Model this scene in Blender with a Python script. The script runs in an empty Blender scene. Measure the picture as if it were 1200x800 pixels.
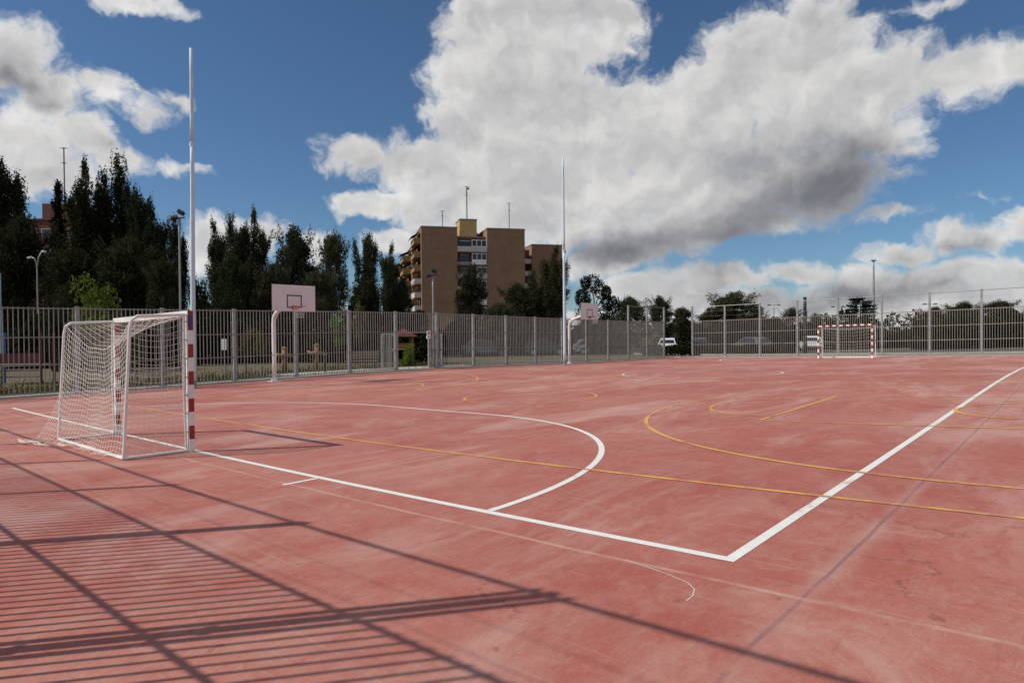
import bpy, bmesh, math, random
from math import sin, cos, pi, radians, hypot, exp, atan2
from mathutils import Vector, Matrix

scene = bpy.context.scene
COL = scene.collection

# ------------------------------------------------------------------ survey
# world: x runs along the court's long side, y across it (to the far left), z up; metres
CAM = Vector((-4.1128, -1.7779, 1.6771))
YAW, PITCH, ROLL = 0.8460143, 0.012, -0.009
FPX = 767.2                                   # focal length for a 1200 px wide picture
FW = Vector((sin(YAW), cos(YAW), 0))
RT = Vector((cos(YAW), -sin(YAW), 0))
G = 9.72                                      # middle of the court (goal axis)
WID, LEN = 19.44, 40.0
FL, FN, FR = 23.2, -4.46, 43.4                # left fence y, near fence x, far fence x
BAY = 2.63

_RC = [(a, b) for a in (-5, 4, 13, 22, 31, 40, 47) for b in (-5, 4, 13, 22)]
_RW = [-.0621, .0452, .1605, -.0587, .0767, -.1007, -.0457, -.0419, .0989, -.0532, -.0275, .086, .0215, .0487,
       .0539, .0159, -.0568, -.0375, -.0207, -.0841, -.0626, -.0152, .0224, -.0479, -.044, .0144, .0485, -.0094]


def gz(x, y):
    """gentle falls of the slab (drainage), constant outside the court"""
    x = min(max(x, -6.), 45.)
    y = min(max(y, -3.), 25.)
    X = (x - 8) / 20
    Y = (y - 9) / 20
    z = .10156 * X - .4027 * Y - .06217 * X * X - .09222 * X * Y + .32463 * Y * Y
    for (a, b), w in zip(_RC, _RW):
        z += w * exp(-((x - a) ** 2 + (y - b) ** 2) / 128.)
    return z


def site(bearing, depth):
    """ground point beyond the fence on a surveyed bearing at a given depth"""
    p = CAM + FW * depth + RT * ((bearing - 600) / FPX * depth)
    return Vector((p.x, p.y, gz(p.x, p.y) - .05))


def lvl(bearing, row, depth):
    return CAM.z + (390.8 - .009 * (bearing - 600) - row) / FPX * depth


# ------------------------------------------------------------------ materials
def new_mat(name):
    m = bpy.data.materials.new(name)
    m.use_nodes = True
    nt = m.node_tree
    nt.nodes.clear()
    out = nt.nodes.new('ShaderNodeOutputMaterial')
    b = nt.nodes.new('ShaderNodeBsdfPrincipled')
    nt.links.new(b.outputs[0], out.inputs[0])
    return m, nt, b


class N:
    """little node wiring helper"""
    def __init__(s, nt, flat=False): s.nt = nt; s.flat = flat
    def put(s, sock, v):
        if isinstance(v, bpy.types.NodeSocket): s.nt.links.new(v, sock)
        elif v is not None: sock.default_value = v
    def math(s, op, a, b=None, c=None, clamp=False):
        n = s.nt.nodes.new('ShaderNodeMath'); n.operation = op; n.use_clamp = clamp
        for i, v in enumerate((a, b, c)):
            if v is not None: s.put(n.inputs[i], v)
        return n.outputs[0]
    def vmath(s, op, a, b=None, out=0):
        n = s.nt.nodes.new('ShaderNodeVectorMath'); n.operation = op
        s.put(n.inputs[0], a)
        if b is not None: s.put(n.inputs[1], b)
        return n.outputs[out]
    def noise(s, vec, scale, detail=4, rough=.55, dist=0, col=False):
        n = s.nt.nodes.new('ShaderNodeTexNoise')
        if s.flat: n.noise_dimensions = '2D'
        if vec is not None: s.put(n.inputs['Vector'], vec)
        n.inputs['Scale'].default_value = scale
        n.inputs['Detail'].default_value = detail
        n.inputs['Roughness'].default_value = rough
        n.inputs['Distortion'].default_value = dist
        return n.outputs[1 if col else 0]
    def ramp(s, fac, stops):
        n = s.nt.nodes.new('ShaderNodeValToRGB')
        els = n.color_ramp.elements
        while len(els) < len(stops): els.new(.5)
        for e, (p, c) in zip(els, stops):
            e.position = p
            e.color = (*c, 1) if len(c) == 3 else c
        s.put(n.inputs[0], fac)
        return n.outputs[0]
    def mix(s, fac, a, b, mode='MIX'):
        n = s.nt.nodes.new('ShaderNodeMix'); n.data_type = 'RGBA'; n.blend_type = mode
        s.put(n.inputs[0], fac)
        for i, v in ((6, a), (7, b)):
            if isinstance(v, tuple) and len(v) == 3: v = (*v, 1)
            s.put(n.inputs[i], v)
        return n.outputs[2]
    def mapr(s, v, a, b, c=0., d=1., smooth=False):
        n = s.nt.nodes.new('ShaderNodeMapRange')
        n.interpolation_type = 'SMOOTHSTEP' if smooth else 'LINEAR'
        s.put(n.inputs[0], v)
        for i, q in enumerate((a, b, c, d)): n.inputs[i + 1].default_value = q
        return n.outputs[0]
    def coord(s, which='Object'):
        n = s.nt.nodes.new('ShaderNodeTexCoord')
        return n.outputs[which]
    def scale(s, vec, v):
        n = s.nt.nodes.new('ShaderNodeMapping')
        s.put(n.inputs[0], vec); n.inputs['Scale'].default_value = v
        return n.outputs[0]
    def sep(s, vec):
        n = s.nt.nodes.new('ShaderNodeSeparateXYZ'); s.put(n.inputs[0], vec); return n.outputs
    def bump(s, h, strength, dist=.01):
        n = s.nt.nodes.new('ShaderNodeBump'); n.inputs['Strength'].default_value = strength
        n.inputs['Distance'].default_value = dist; s.put(n.inputs['Height'], h); return n.outputs[0]


def plain(name, col, rough=.5, metal=0., vary=.12, scale=6., bump=0.):
    """painted / metal / plastic surface with slight tonal wear"""
    m, nt, b = new_mat(name); h = N(nt)
    n = h.noise(h.coord(), scale, 5, .6)
    dark = tuple(c * (1 - vary * 1.6) for c in col)
    lite = tuple(min(1, c * (1 + vary)) for c in col)
    h.put(b.inputs['Base Color'], h.ramp(n, [(.3, dark), (.7, lite)]))
    h.put(b.inputs['Roughness'], h.mapr(n, .2, .8, max(0, rough - .1), min(1, rough + .1)))
    b.inputs['Metallic'].default_value = metal
    if bump: h.put(b.inputs['Normal'], h.bump(h.noise(h.coord(), scale * 8, 3), bump))
    return m


def court_colour(h):
    """red topping: mottled, dusted and worn; returns colour socket and a height socket"""
    P = h.coord('Object')
    big = h.noise(P, .22, 6, .62, .6)
    med = h.noise(h.scale(P, (.8, 1.9, 1)), .9, 7, .66, .9)
    swirl = h.noise(h.scale(P, (2.2, .9, 1)), 2.4, 6, .7, 1.6)
    fine = h.noise(P, 26., 4, .7)
    grit = h.noise(P, 160., 2, .6)
    c = h.ramp(big, [(.30, (.350, .080, .056)), (.5, (.416, .126, .092)), (.70, (.485, .210, .165))])
    dust = h.ramp(med, [(.46, (0, 0, 0)), (.60, (.30, .30, .30)), (.76, (.72, .72, .72))])
    c = h.mix(dust, c, (.455, .235, .180))
    lump = h.noise(h.scale(P, (1, 1.5, 1)), 3.6, 8, .74, 1.2)
    c = h.mix(h.mapr(lump, .44, .72, 0, .62, True), c, (.50, .275, .215))
    lump2 = h.noise(h.scale(P, (1.4, .9, 1)), 1.9, 8, .72, .8)
    c = h.mix(h.mapr(lump2, .50, .70, 0, .55, True), c, (.36, .066, .042))
    lump3 = h.noise(h.scale(P, (1, 1.3, 1)), 11., 6, .7, .8)
    c = h.mix(h.mapr(lump3, .52, .78, 0, .45, True), c, (.52, .305, .245))
    dust2 = h.mapr(swirl, .54, .82, 0, .50, True)
    c = h.mix(dust2, c, (.46, .265, .205))
    darkp = h.mapr(h.noise(P, .55, 5, .6, 1.), .56, .74, 0, .50, True)
    c = h.mix(darkp, c, (.290, .060, .048))
    c = h.mix(h.mapr(fine, .35, .7, .20, 0), c, (.25, .07, .055))
    c = h.mix(h.mapr(grit, .52, .75, 0, .22), c, (.55, .33, .26))
    worn = h.noise(h.scale(P, (.55, 1.25, 1)), .42, 8, .7, 1.3)
    c = h.mix(h.mapr(worn, .45, .66, 0, .66, True), c, (.55, .345, .29))
    scr = h.noise(h.scale(P, (9., .55, 1)), 1.6, 5, .6, .5)
    c = h.mix(h.mapr(scr, .60, .70, 0, .30, True), c, (.55, .36, .30))
    scr2 = h.noise(h.scale(P, (.5, 7., 1)), 2.3, 5, .6, .8)
    c = h.mix(h.mapr(scr2, .62, .72, 0, .34, True), c, (.22, .055, .045))
    vo = h.nt.nodes.new('ShaderNodeTexVoronoi'); vo.feature = 'DISTANCE_TO_EDGE'; vo.inputs['Scale'].default_value = .33
    wq = h.vmath('MULTIPLY', h.vmath('SUBTRACT', h.noise(P, 1.7, 5, .65, 0, True), (.5, .5, .5)), (1.1, 1.1, 0))
    h.put(vo.inputs['Vector'], h.vmath('ADD', P, wq))
    crk = h.math('MULTIPLY', h.mapr(vo.outputs['Distance'], .0, .006, 1, 0, True), h.mapr(h.noise(P, .5, 3), .5, .62, 0, .55))
    c = h.mix(crk, c, (.13, .05, .045))
    spots = h.noise(P, 7., 2, .5)
    c = h.mix(h.mapr(spots, .70, .76, 0, .5, True), c, (.20, .06, .05))
    agg = h.noise(P, 70., 3, .75)
    c = h.mix(h.mapr(agg, .56, .72, 0, .38, True), c, (.58, .37, .32))
    c = h.mix(h.mapr(agg, .30, .42, .42, 0, True), c, (.23, .052, .042))
    zone = h.noise(P, .13, 4, .55, .5)
    c = h.mix(h.mapr(zone, .40, .60, .26, 0, True), c, (.315, .062, .048))
    # construction joints: one sawn joint along the court, one across, faint ones further on
    x, y, z = h.sep(P)
    wob = h.math('MULTIPLY', h.math('SUBTRACT', h.noise(P, 1.3, 3), .5), .05)
    def joint(coord, at, half, soft):
        d = h.math('ABSOLUTE', h.math('ADD', h.math('SUBTRACT', coord, at), wob))
        return h.mapr(d, half, half + soft, 1, 0, True)
    brk = h.mapr(h.noise(P, 2.2, 5, .7), .34, .56, .15, 1)
    halo = h.math('MULTIPLY', joint(y, -.58, .01, .11), h.mapr(h.noise(P, 1.1, 5, .7), .36, .66, 0, .40))
    c = h.mix(halo, c, (.48, .33, .285))
    core = h.math('MULTIPLY', h.math('MULTIPLY', joint(y, -.58, .006, .014), brk), .50)
    c = h.mix(core, c, (.105, .066, .098))
    pale = h.math('MULTIPLY', h.math('MULTIPLY', joint(x, -.36, .006, .028), brk), .55)
    c = h.mix(pale, c, (.56, .38, .31))
    for at in (4.65, 9.66, 14.7, 19.7, 24.7, 29.7, 34.7):
        f = h.math('MULTIPLY', h.math('MULTIPLY', joint(x, at, .005, .02), brk), .32)
        c = h.mix(f, c, (.50, .30, .24))
    for at in (4.4, 9.4, 14.4, 19.9):
        f = h.math('MULTIPLY', h.math('MULTIPLY', joint(y, at, .005, .02), brk), .30)
        c = h.mix(f, c, (.50, .30, .24))
    hgt = h.math('ADD', h.math('MULTIPLY', fine, .6), grit)
    return c, hgt, P


def court_mat():
    m, nt, b = new_mat('red_concrete'); h = N(nt)
    c, hgt, P = court_colour(h)
    h.put(b.inputs['Base Color'], c)
    h.put(b.inputs['Roughness'], h.mapr(h.noise(P, 1.1, 5, .6), .3, .7, .62, .88))
    b.inputs['Specular IOR Level'].default_value = .4
    h.put(b.inputs['Normal'], h.bump(hgt, .35, .006))
    return m


def line_mat(name, col, wear):
    """court paint, worn through to the red topping in patches"""
    m, nt, b = new_mat(name); h = N(nt)
    c, hgt, P = court_colour(h)
    w = h.noise(P, 1.1, 8, .74, .8)
    f = h.mapr(w, wear - .10, wear + .10, 1, .08, True)
    pc = h.mix(h.mapr(h.noise(P, 9, 5, .7), .3, .75, 0, .55), tuple(col), tuple(q * .72 for q in col))
    fleck = h.mapr(h.noise(P, 55, 3, .7), .60, .72, 1, .45)
    h.put(b.inputs['Base Color'], h.mix(h.math('MULTIPLY', f, fleck), c, pc))
    b.inputs['Roughness'].default_value = .7
    h.put(b.inputs['Normal'], h.bump(hgt, .15, .005))
    return m


def ground_mat():
    m, nt, b = new_mat('dry_grass_ground'); h = N(nt)
    P = h.coord('Object')
    a = h.noise(P, .11, 6, .62, .4); f = h.noise(P, 2.3, 6, .7); g = h.noise(P, 22, 3, .7)
    c = h.ramp(a, [(.32, (.060, .054, .026)), (.5, (.125, .092, .045)), (.68, (.190, .135, .068))])
    c = h.mix(h.mapr(f, .35, .7, .5, 0), c, (.07, .062, .03))
    c = h.mix(h.mapr(g, .5, .8, 0, .5), c, (.27, .205, .115))
    h.put(b.inputs['Base Color'], c)
    b.inputs['Roughness'].default_value = .95
    h.put(b.inputs['Normal'], h.bump(g, .6, .04))
    return m


def mottled(name, c1, c2, scale, rough=.85, bump=.2, c3=None):
    m, nt, b = new_mat(name); h = N(nt)
    P = h.coord('Object')
    c = h.mix(h.mapr(h.noise(P, scale, 6, .65, .4), .33, .67), c1, c2)
    g = h.noise(P, scale * 22, 3, .7)
    c = h.mix(h.mapr(g, .5, .75, 0, .35), c, c3 or tuple(q * .6 for q in c1))
    h.put(b.inputs['Base Color'], c)
    b.inputs['Roughness'].default_value = rough
    h.put(b.inputs['Normal'], h.bump(g, bump, .01))
    return m


def brick_mat(name, c1, c2, mortar):
    m, nt, b = new_mat(name); h = N(nt)
    P = h.coord('Object')
    x, y, z = h.sep(P)
    cx = nt.nodes.new('ShaderNodeCombineXYZ')
    h.put(cx.inputs[0], h.math('ADD', x, y)); h.put(cx.inputs[1], z)
    t = nt.nodes.new('ShaderNodeTexBrick')
    h.put(t.inputs['Vector'], cx.outputs[0])
    t.inputs['Scale'].default_value = 1.
    t.inputs['Brick Width'].default_value = .26; t.inputs['Row Height'].default_value = .075
    t.inputs['Mortar Size'].default_value = .008
    t.inputs['Color1'].default_value = (*c1, 1); t.inputs['Color2'].default_value = (*c2, 1)
    t.inputs['Mortar'].default_value = (*mortar, 1)
    c = h.mix(h.mapr(h.noise(P, .32, 6, .7, .5), .35, .7, 0, .55), t.outputs[0], tuple(q * .62 for q in c1))
    # storey bands: a soldier course at each slab edge
    fr = h.math('FRACT', h.math('DIVIDE', z, 2.72))
    c = h.mix(h.mapr(fr, .0, .06, .45, 0), c, tuple(q * .55 for q in c1))
    streak = h.noise(h.scale(P, (1.6, 1.6, .07)), 1.5, 5, .7)
    c = h.mix(h.mapr(streak, .5, .75, 0, .4), c, tuple(q * .7 for q in c2))
    h.put(b.inputs['Base Color'], c)
    b.inputs['Roughness'].default_value = .9
    return m


def leaf_mat(name, c1, c2, c3, trans=.25):
    m, nt, b = new_mat(name); h = N(nt)
    gi = nt.nodes.new('ShaderNodeNewGeometry'); oi = nt.nodes.new('ShaderNodeObjectInfo')
    r = gi.outputs['Random Per Island']
    c = h.ramp(r, [(.0, c1), (.55, c2), (1., c3)])
    n = h.noise(h.coord('Object'), .09 * 10, 4, .6)
    c = h.mix(h.mapr(n, .35, .65, .0, .55), c, c1)
    hs = nt.nodes.new('ShaderNodeHueSaturation')
    h.put(hs.inputs['Color'], c)
    h.put(hs.inputs['Value'], h.mapr(oi.outputs['Random'], 0, 1, .75, 1.25))
    h.put(hs.inputs['Hue'], h.mapr(oi.outputs['Random'], 0, 1, .485, .51))
    h.put(b.inputs['Base Color'], hs.outputs[0])
    b.inputs['Roughness'].default_value = .8
    b.inputs['Specular IOR Level'].default_value = .08
    tr = nt.nodes.new('ShaderNodeBsdfTranslucent'); h.put(tr.inputs[0], hs.outputs[0])
    ms = nt.nodes.new('ShaderNodeMixShader'); ms.inputs[0].default_value = trans
    nt.links.new(b.outputs[0], ms.inputs[1]); nt.links.new(tr.outputs[0], ms.inputs[2])
    nt.links.new(ms.outputs[0], nt.nodes['Material Output'].inputs[0])
    return m


M = dict(
    court=court_mat(),
    white_line=line_mat('white_line_paint', (.80, .79, .75), .65),
    faint_line=line_mat('faint_white_paint', (.68, .58, .53), .60),
    yellow_line=line_mat('yellow_line_paint', (.74, .40, .085), .55),
    faint_yellow=line_mat('faint_yellow_paint', (.66, .34, .08), .50),
    ground=ground_mat(),
    kerb=mottled('pale_concrete', (.30, .28, .25), (.42, .40, .36), .9),
    path=mottled('pale_paving', (.33, .30, .25), (.46, .42, .35), .5),
    asphalt=mottled('asphalt', (.045, .045, .047), (.07, .068, .066), .6),
    galv=plain('galvanised_steel', (.30, .305, .305), .48, .25, .14, 5.),
    galvd=plain('weathered_steel', (.34, .33, .315), .5, .3, .15, 5.),
    fencebar=plain('cream_fence_paint', (.255, .245, .225), .55, .1, .14, 3.),
    pole=plain('white_grey_paint', (.58, .70, .78), .75, 0., .08, 2.5),
    white=plain('white_enamel', (.80, .79, .76), .4, 0, .07, 5.),
    red=plain('red_band_paint', (.30, .022, .020), .45, 0, .12, 6.),
    blue=plain('dark_blue_label', (.05, .055, .16), .5),
    net=plain('net_cord', (.78, .74, .68), .8, 0, .08, 9.),
    board=plain('white_backboard', (.76, .70, .69), .5, 0, .06, 3.),
    boardedge=plain('dark_edge', (.16, .13, .12), .6),
    mark=plain('dark_square_paint', (.10, .075, .08), .6),
    rim=plain('orange_red_rim', (.52, .085, .05), .5),
    antenna=plain('antenna_metal', (.12, .12, .125), .6),
    dark=plain('dark_metal', (.035, .035, .037), .5, .3),
    greyblue=plain('pale_blue_post', (.30, .42, .45), .5),
    timber=mottled('orange_timber', (.27, .13, .045), (.34, .17, .065), 2.2),
    wood=mottled('grey_brown_wood', (.20, .145, .09), (.29, .215, .14), 2.2),
    bark=mottled('bark', (.05, .038, .028), (.09, .07, .05), 2.5, .95, .6),
    palebark=mottled('pale_bark', (.13, .115, .09), (.19, .17, .14), 2.5, .95, .6),
    brick=brick_mat('orange_brown_brick', (.275, .142, .080), (.325, .178, .103), (.29, .21, .145)),
    redbrick=brick_mat('red_brick', (.135, .040, .025), (.17, .052, .031), (.14, .085, .065)),
    yellow_wall=mottled('yellow_render', (.44, .31, .115), (.52, .37, .15), .5),
    ochre=mottled('ochre_render', (.26, .160, .075), (.32, .200, .095), .6),
    parapet=mottled('pale_parapet', (.44, .43, .41), (.55, .54, .52), .7),
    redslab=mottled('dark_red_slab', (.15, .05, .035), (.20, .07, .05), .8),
    roofcap=mottled('roof_capping', (.22, .17, .15), (.30, .25, .22), .8),
    awning=plain('dark_green_awning', (.035, .055, .045), .8),
    play_red=plain('red_play_panel', (.13, .028, .024), .5),
    play_blue=plain('blue_play_post', (.06, .17, .42), .5),
    carpaint_white=plain('white_car_paint', (.74, .74, .73), .25, 0, .03),
    carpaint_silver=plain('silver_car_paint', (.42, .43, .45), .3, .5, .03),
    carpaint_dark=plain('dark_car_paint', (.05, .055, .07), .25, .2, .05),
    carpaint_grey=plain('grey_car_paint', (.16, .165, .17), .3, .3, .03),
    carpaint_red=plain('red_car_paint', (.22, .03, .03), .25, 0, .05),
    tyre=plain('tyre_rubber', (.02, .02, .02), .85),
    lamp=plain('lamp_lens', (.70, .70, .66), .2),
    taillamp=plain('tail_lamp_lens', (.30, .02, .02), .25),
    poplar=leaf_mat('dark_poplar_leaves', (.014, .016, .007), (.028, .033, .012), (.048, .055, .020)),
    broad=leaf_mat('dark_broad_leaves', (.017, .019, .008), (.035, .038, .015), (.058, .062, .026)),
    pine=leaf_mat('dark_needles', (.007, .011, .006), (.013, .019, .010), (.024, .032, .016), .1),
    olive=leaf_mat('olive_leaves', (.022, .028, .012), (.042, .050, .020), (.065, .074, .032)),
    popm=leaf_mat('grey_green_poplar_leaves', (.030, .032, .016), (.056, .058, .027), (.088, .090, .044)),
    broadm=leaf_mat('olive_dark_broad_leaves', (.034, .035, .018), (.062, .062, .031), (.095, .094, .050)),
    fresh=leaf_mat('fresh_green_leaves', (.085, .125, .018), (.135, .195, .030), (.190, .250, .048), .4),
    straw=leaf_mat('yellow_green_leaves', (.080, .080, .020), (.140, .130, .032), (.190, .165, .050), .35),
)
mg, _nt, _b = new_mat('window_glass')
_b.inputs['Base Color'].default_value = (.02, .024, .03, 1); _b.inputs['Roughness'].default_value = .06
M['glass'] = mg


# ------------------------------------------------------------------ mesh helpers
class MB:
    """collects shapes into one mesh"""
    def __init__(s): s.v = []; s.f = []; s.m = []; s.mats = []
    def mi(s, mat):
        mat = M[mat] if isinstance(mat, str) else mat
        if mat not in s.mats: s.mats.append(mat)
        return s.mats.index(mat)
    def face(s, pts, mat):
        i = len(s.v); s.v += [tuple(p) for p in pts]
        s.f.append(tuple(range(i, i + len(pts)))); s.m.append(s.mi(mat))
    def box(s, c, d, mat, rot=0., mats=None):
        """box centred at c, full dims d, turned about z; mats = per face (-x,+x,-y,+y,-z,+z)"""
        cr, sr = cos(rot), sin(rot)
        P = []
        for sx in (-.5, .5):
            for sy in (-.5, .5):
                for sz in (-.5, .5):
                    x, y = sx * d[0], sy * d[1]
                    P.append((c[0] + x * cr - y * sr, c[1] + x * sr + y * cr, c[2] + sz * d[2]))
        i = len(s.v); s.v += P
        for k, q in enumerate(((0, 1, 3, 2), (4, 6, 7, 5), (0, 4, 5, 1), (2, 3, 7, 6), (0, 2, 6, 4), (1, 5, 7, 3))):
            s.f.append(tuple(i + j for j in q)); s.m.append(s.mi(mats[k] if mats else mat))
        return s
    def beam(s, a, b, w, h, mat):
        """rectangular bar from a to b (w across, h up)"""
        a, b = Vector(a), Vector(b); d = (b - a).normalized()
        up = Vector((0, 0, 1)) if abs(d.z) < .95 else Vector((0, 1, 0))
        r = d.cross(up).normalized() * w / 2; u = r.cross(d).normalized() * h / 2
        i = len(s.v)
        for p in (a, b): s.v += [tuple(p + r * x + u * y) for x, y in ((-1, -1), (1, -1), (1, 1), (-1, 1))]
        k = s.mi(mat)
        for q in ((0, 1, 5, 4), (1, 2, 6, 5), (2, 3, 7, 6), (3, 0, 4, 7), (3, 2, 1, 0), (4, 5, 6, 7)):
            s.f.append(tuple(i + j for j in q)); s.m.append(k)
        return s
    def tube(s, pts, rad, mat, n=8, cap=True):
        pts = [Vector(p) for p in pts]
        rads = rad if isinstance(rad, (list, tuple)) else [rad] * len(pts)
        if max(rads) >= .05 and n >= 8:           # long tubes get intermediate rings
            P2, R2 = [pts[0]], [rads[0]]
            for a, b, ra, rb in zip(pts, pts[1:], rads, rads[1:]):
                m_ = max(1, int((b - a).length / .7))
                for q in range(1, m_ + 1):
                    P2.append(a + (b - a) * q / m_); R2.append(ra + (rb - ra) * q / m_)
            pts, rads = P2, R2
        base = len(s.v); k = s.mi(mat)
        side = None
        for j, p in enumerate(pts):
            d = (pts[min(j + 1, len(pts) - 1)] - pts[max(j - 1, 0)]).normalized()
            if side is None:
                side = d.cross(Vector((0, 0, 1)) if abs(d.z) < .9 else Vector((1, 0, 0))).normalized()
            side = (side - d * side.dot(d)).normalized(); o = d.cross(side)
            for t in range(n):
                a = 2 * pi * t / n
                s.v.append(tuple(p + (side * cos(a) + o * sin(a)) * rads[j]))
        for j in range(len(pts) - 1):
            for t in range(n):
                a = base + j * n + t; b = base + j * n + (t + 1) % n
                s.f.append((a, b, b + n, a + n)); s.m.append(k)
        if cap:
            s.f.append(tuple(base + t for t in reversed(range(n)))); s.m.append(k)
            e = base + (len(pts) - 1) * n
            s.f.append(tuple(e + t for t in range(n))); s.m.append(k)
        return s
    def build(s, name, parent=None, smooth=False, origin=None):
        me = bpy.data.meshes.new(name)
        if origin is not None:
            o = Vector(origin)
            s.v = [(p[0] - o.x, p[1] - o.y, p[2] - o.z) for p in s.v]
        me.from_pydata(s.v, [], s.f)
        for m in s.mats: me.materials.append(m)
        me.polygons.foreach_set('material_index', s.m)
        if smooth: me.polygons.foreach_set('use_smooth', [len(f) < 5 for f in s.f])      # end caps stay flat
        me.update()
        ob = bpy.data.objects.new(name, me); COL.objects.link(ob)
        if origin is not None: ob.location = origin
        if parent: ob.parent = parent
        return ob


def tag(o, label=None, cat=None, group=None, kind=None):
    if label: o['label'] = label
    if cat: o['category'] = cat
    if group: o['group'] = group
    if kind: o['kind'] = kind
    return o


def thing(name, label, cat, loc=(0, 0, 0), rz=0., group=None):
    o = bpy.data.objects.new(name, None); COL.objects.link(o)
    o.empty_display_size = .2
    o.location = loc; o.rotation_euler = (0, 0, rz)
    return tag(o, label, cat, group)


def copy_tree(o, parent=None):
    c = o.copy(); COL.objects.link(c)
    if parent: c.parent = parent
    for ch in list(o.children): copy_tree(ch, c)
    return c


# ------------------------------------------------------------------ ground, slab, markings
def sheet(name, xs, ys, zf, mat, kind='structure'):
    vs = [(x, y, zf(x, y)) for x in xs for y in ys]
    n = len(ys)
    fs = [(i * n + j, (i + 1) * n + j, (i + 1) * n + j + 1, i * n + j + 1) for i in range(len(xs) - 1) for j in range(n - 1)]
    me = bpy.data.meshes.new(name); me.from_pydata(vs, [], fs); me.materials.append(M[mat])
    me.polygons.foreach_set('use_smooth', [True] * len(fs)); me.update()
    o = bpy.data.objects.new(name, me); COL.objects.link(o)
    return tag(o, kind=kind)


def span(a, b, step):
    n = max(1, int(math.ceil((b - a) / step)))
    return [a + (b - a) * i / n for i in range(n + 1)]


sheet('ground', [-3000, -800, -250, -90, -40, -20] + span(-10, 50, 2) + [60, 80, 110, 160, 250, 500, 1200, 3500],
      [-3000, -800, -250, -90, -40, -20] + span(-10, 32, 2) + [40, 60, 90, 140, 250, 500, 1200, 3500],
      lambda x, y: gz(x, y) - .06, 'ground')
X0, X1, Y0, Y1 = -5.2, 43.15, -14., 22.95
sheet('court', span(X0, X1, .5), span(Y0, Y1, .5), gz, 'court')


def strip(mb, pts, w, mat, dz=.003, closed=False):
    """painted line following the slab"""
    P = []
    L = len(pts)
    for i, p in enumerate(pts):
        a = pts[i - 1] if (i or closed) else p
        b = pts[(i + 1) % L] if (i < L - 1 or closed) else p
        d = Vector((b[0] - a[0], b[1] - a[1])).normalized()
        nx, ny = -d.y * w / 2, d.x * w / 2
        P.append(((p[0] + nx, p[1] + ny), (p[0] - nx, p[1] - ny)))
    R = range(L if closed else L - 1)
    for i in R:
        (a, b), (c, d) = P[i], P[(i + 1) % L]
        mb.face([(q[0], q[1], gz(*q) + dz) for q in (b, d, c, a)], mat)


def seg(a, b, step=.35):
    n = max(1, int(hypot(b[0] - a[0], b[1] - a[1]) / step))
    return [(a[0] + (b[0] - a[0]) * i / n, a[1] + (b[1] - a[1]) * i / n) for i in range(n + 1)]


def arc(c, r, a0, a1, step=.2):
    n = max(6, int(abs(a1 - a0) * r / step))
    return [(c[0] + r * cos(a0 + (a1 - a0) * i / n), c[1] + r * sin(a0 + (a1 - a0) * i / n)) for i in range(n + 1)]


W2 = .08
wl = MB()
strip(wl, seg((.04, -.04), (.04, WID)), W2, 'white_line')                        # goal lines
strip(wl, seg((LEN - .04, .04), (LEN - .04, WID)), W2, 'white_line')
strip(wl, seg((.0805, 0), (LEN - .0805, 0)), W2, 'white_line')                   # side line near
for x0, s in ((0.04, 1), (LEN - .04, -1)):                                       # goal areas
    E_ = .0075
    a = arc((x0, G - 1.5), 6, -pi / 2 + E_, 0) if s > 0 else arc((x0, G - 1.5), 6, -pi / 2 - E_, -pi)
    b = arc((x0, G + 1.5), 6, 0, pi / 2 - E_) if s > 0 else arc((x0, G + 1.5), 6, pi, pi / 2 + E_)
    path = a[:-1] + seg((x0 + 6 * s, G - 1.5), (x0 + 6 * s, G + 1.5)) + b[1:]
    path = [p for p in path if (p[0] - x0) * s >= .0405]
    strip(wl, path, W2, 'white_line')
strip(wl, seg((-.005, 4.86), (-.43, 4.86), .1), .06, 'white_line')                # corner-distance mark outside the goal line
tag(wl.build('white_lines'), kind='structure')
fl = MB()
strip(fl, arc((20, G), 3, 0, 2 * pi)[:-1], W2, 'faint_line', .006, True)
strip(fl, seg((.0805, WID - .04), (LEN - .0805, WID - .04)), .06, 'faint_line', .0055)
strip(fl, seg((20, .05), (20, WID - .1)), .05, 'faint_line', .006)
strip(fl, [(-.36, .55), (-.40, .34), (-.45, .16), (-.50, .03), (-.57, -.045), (-.66, -.08), (-.75, -.085)], .008, 'faint_line', .0022)
tag(fl.build('faint_white_lines'), kind='structure')


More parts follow.
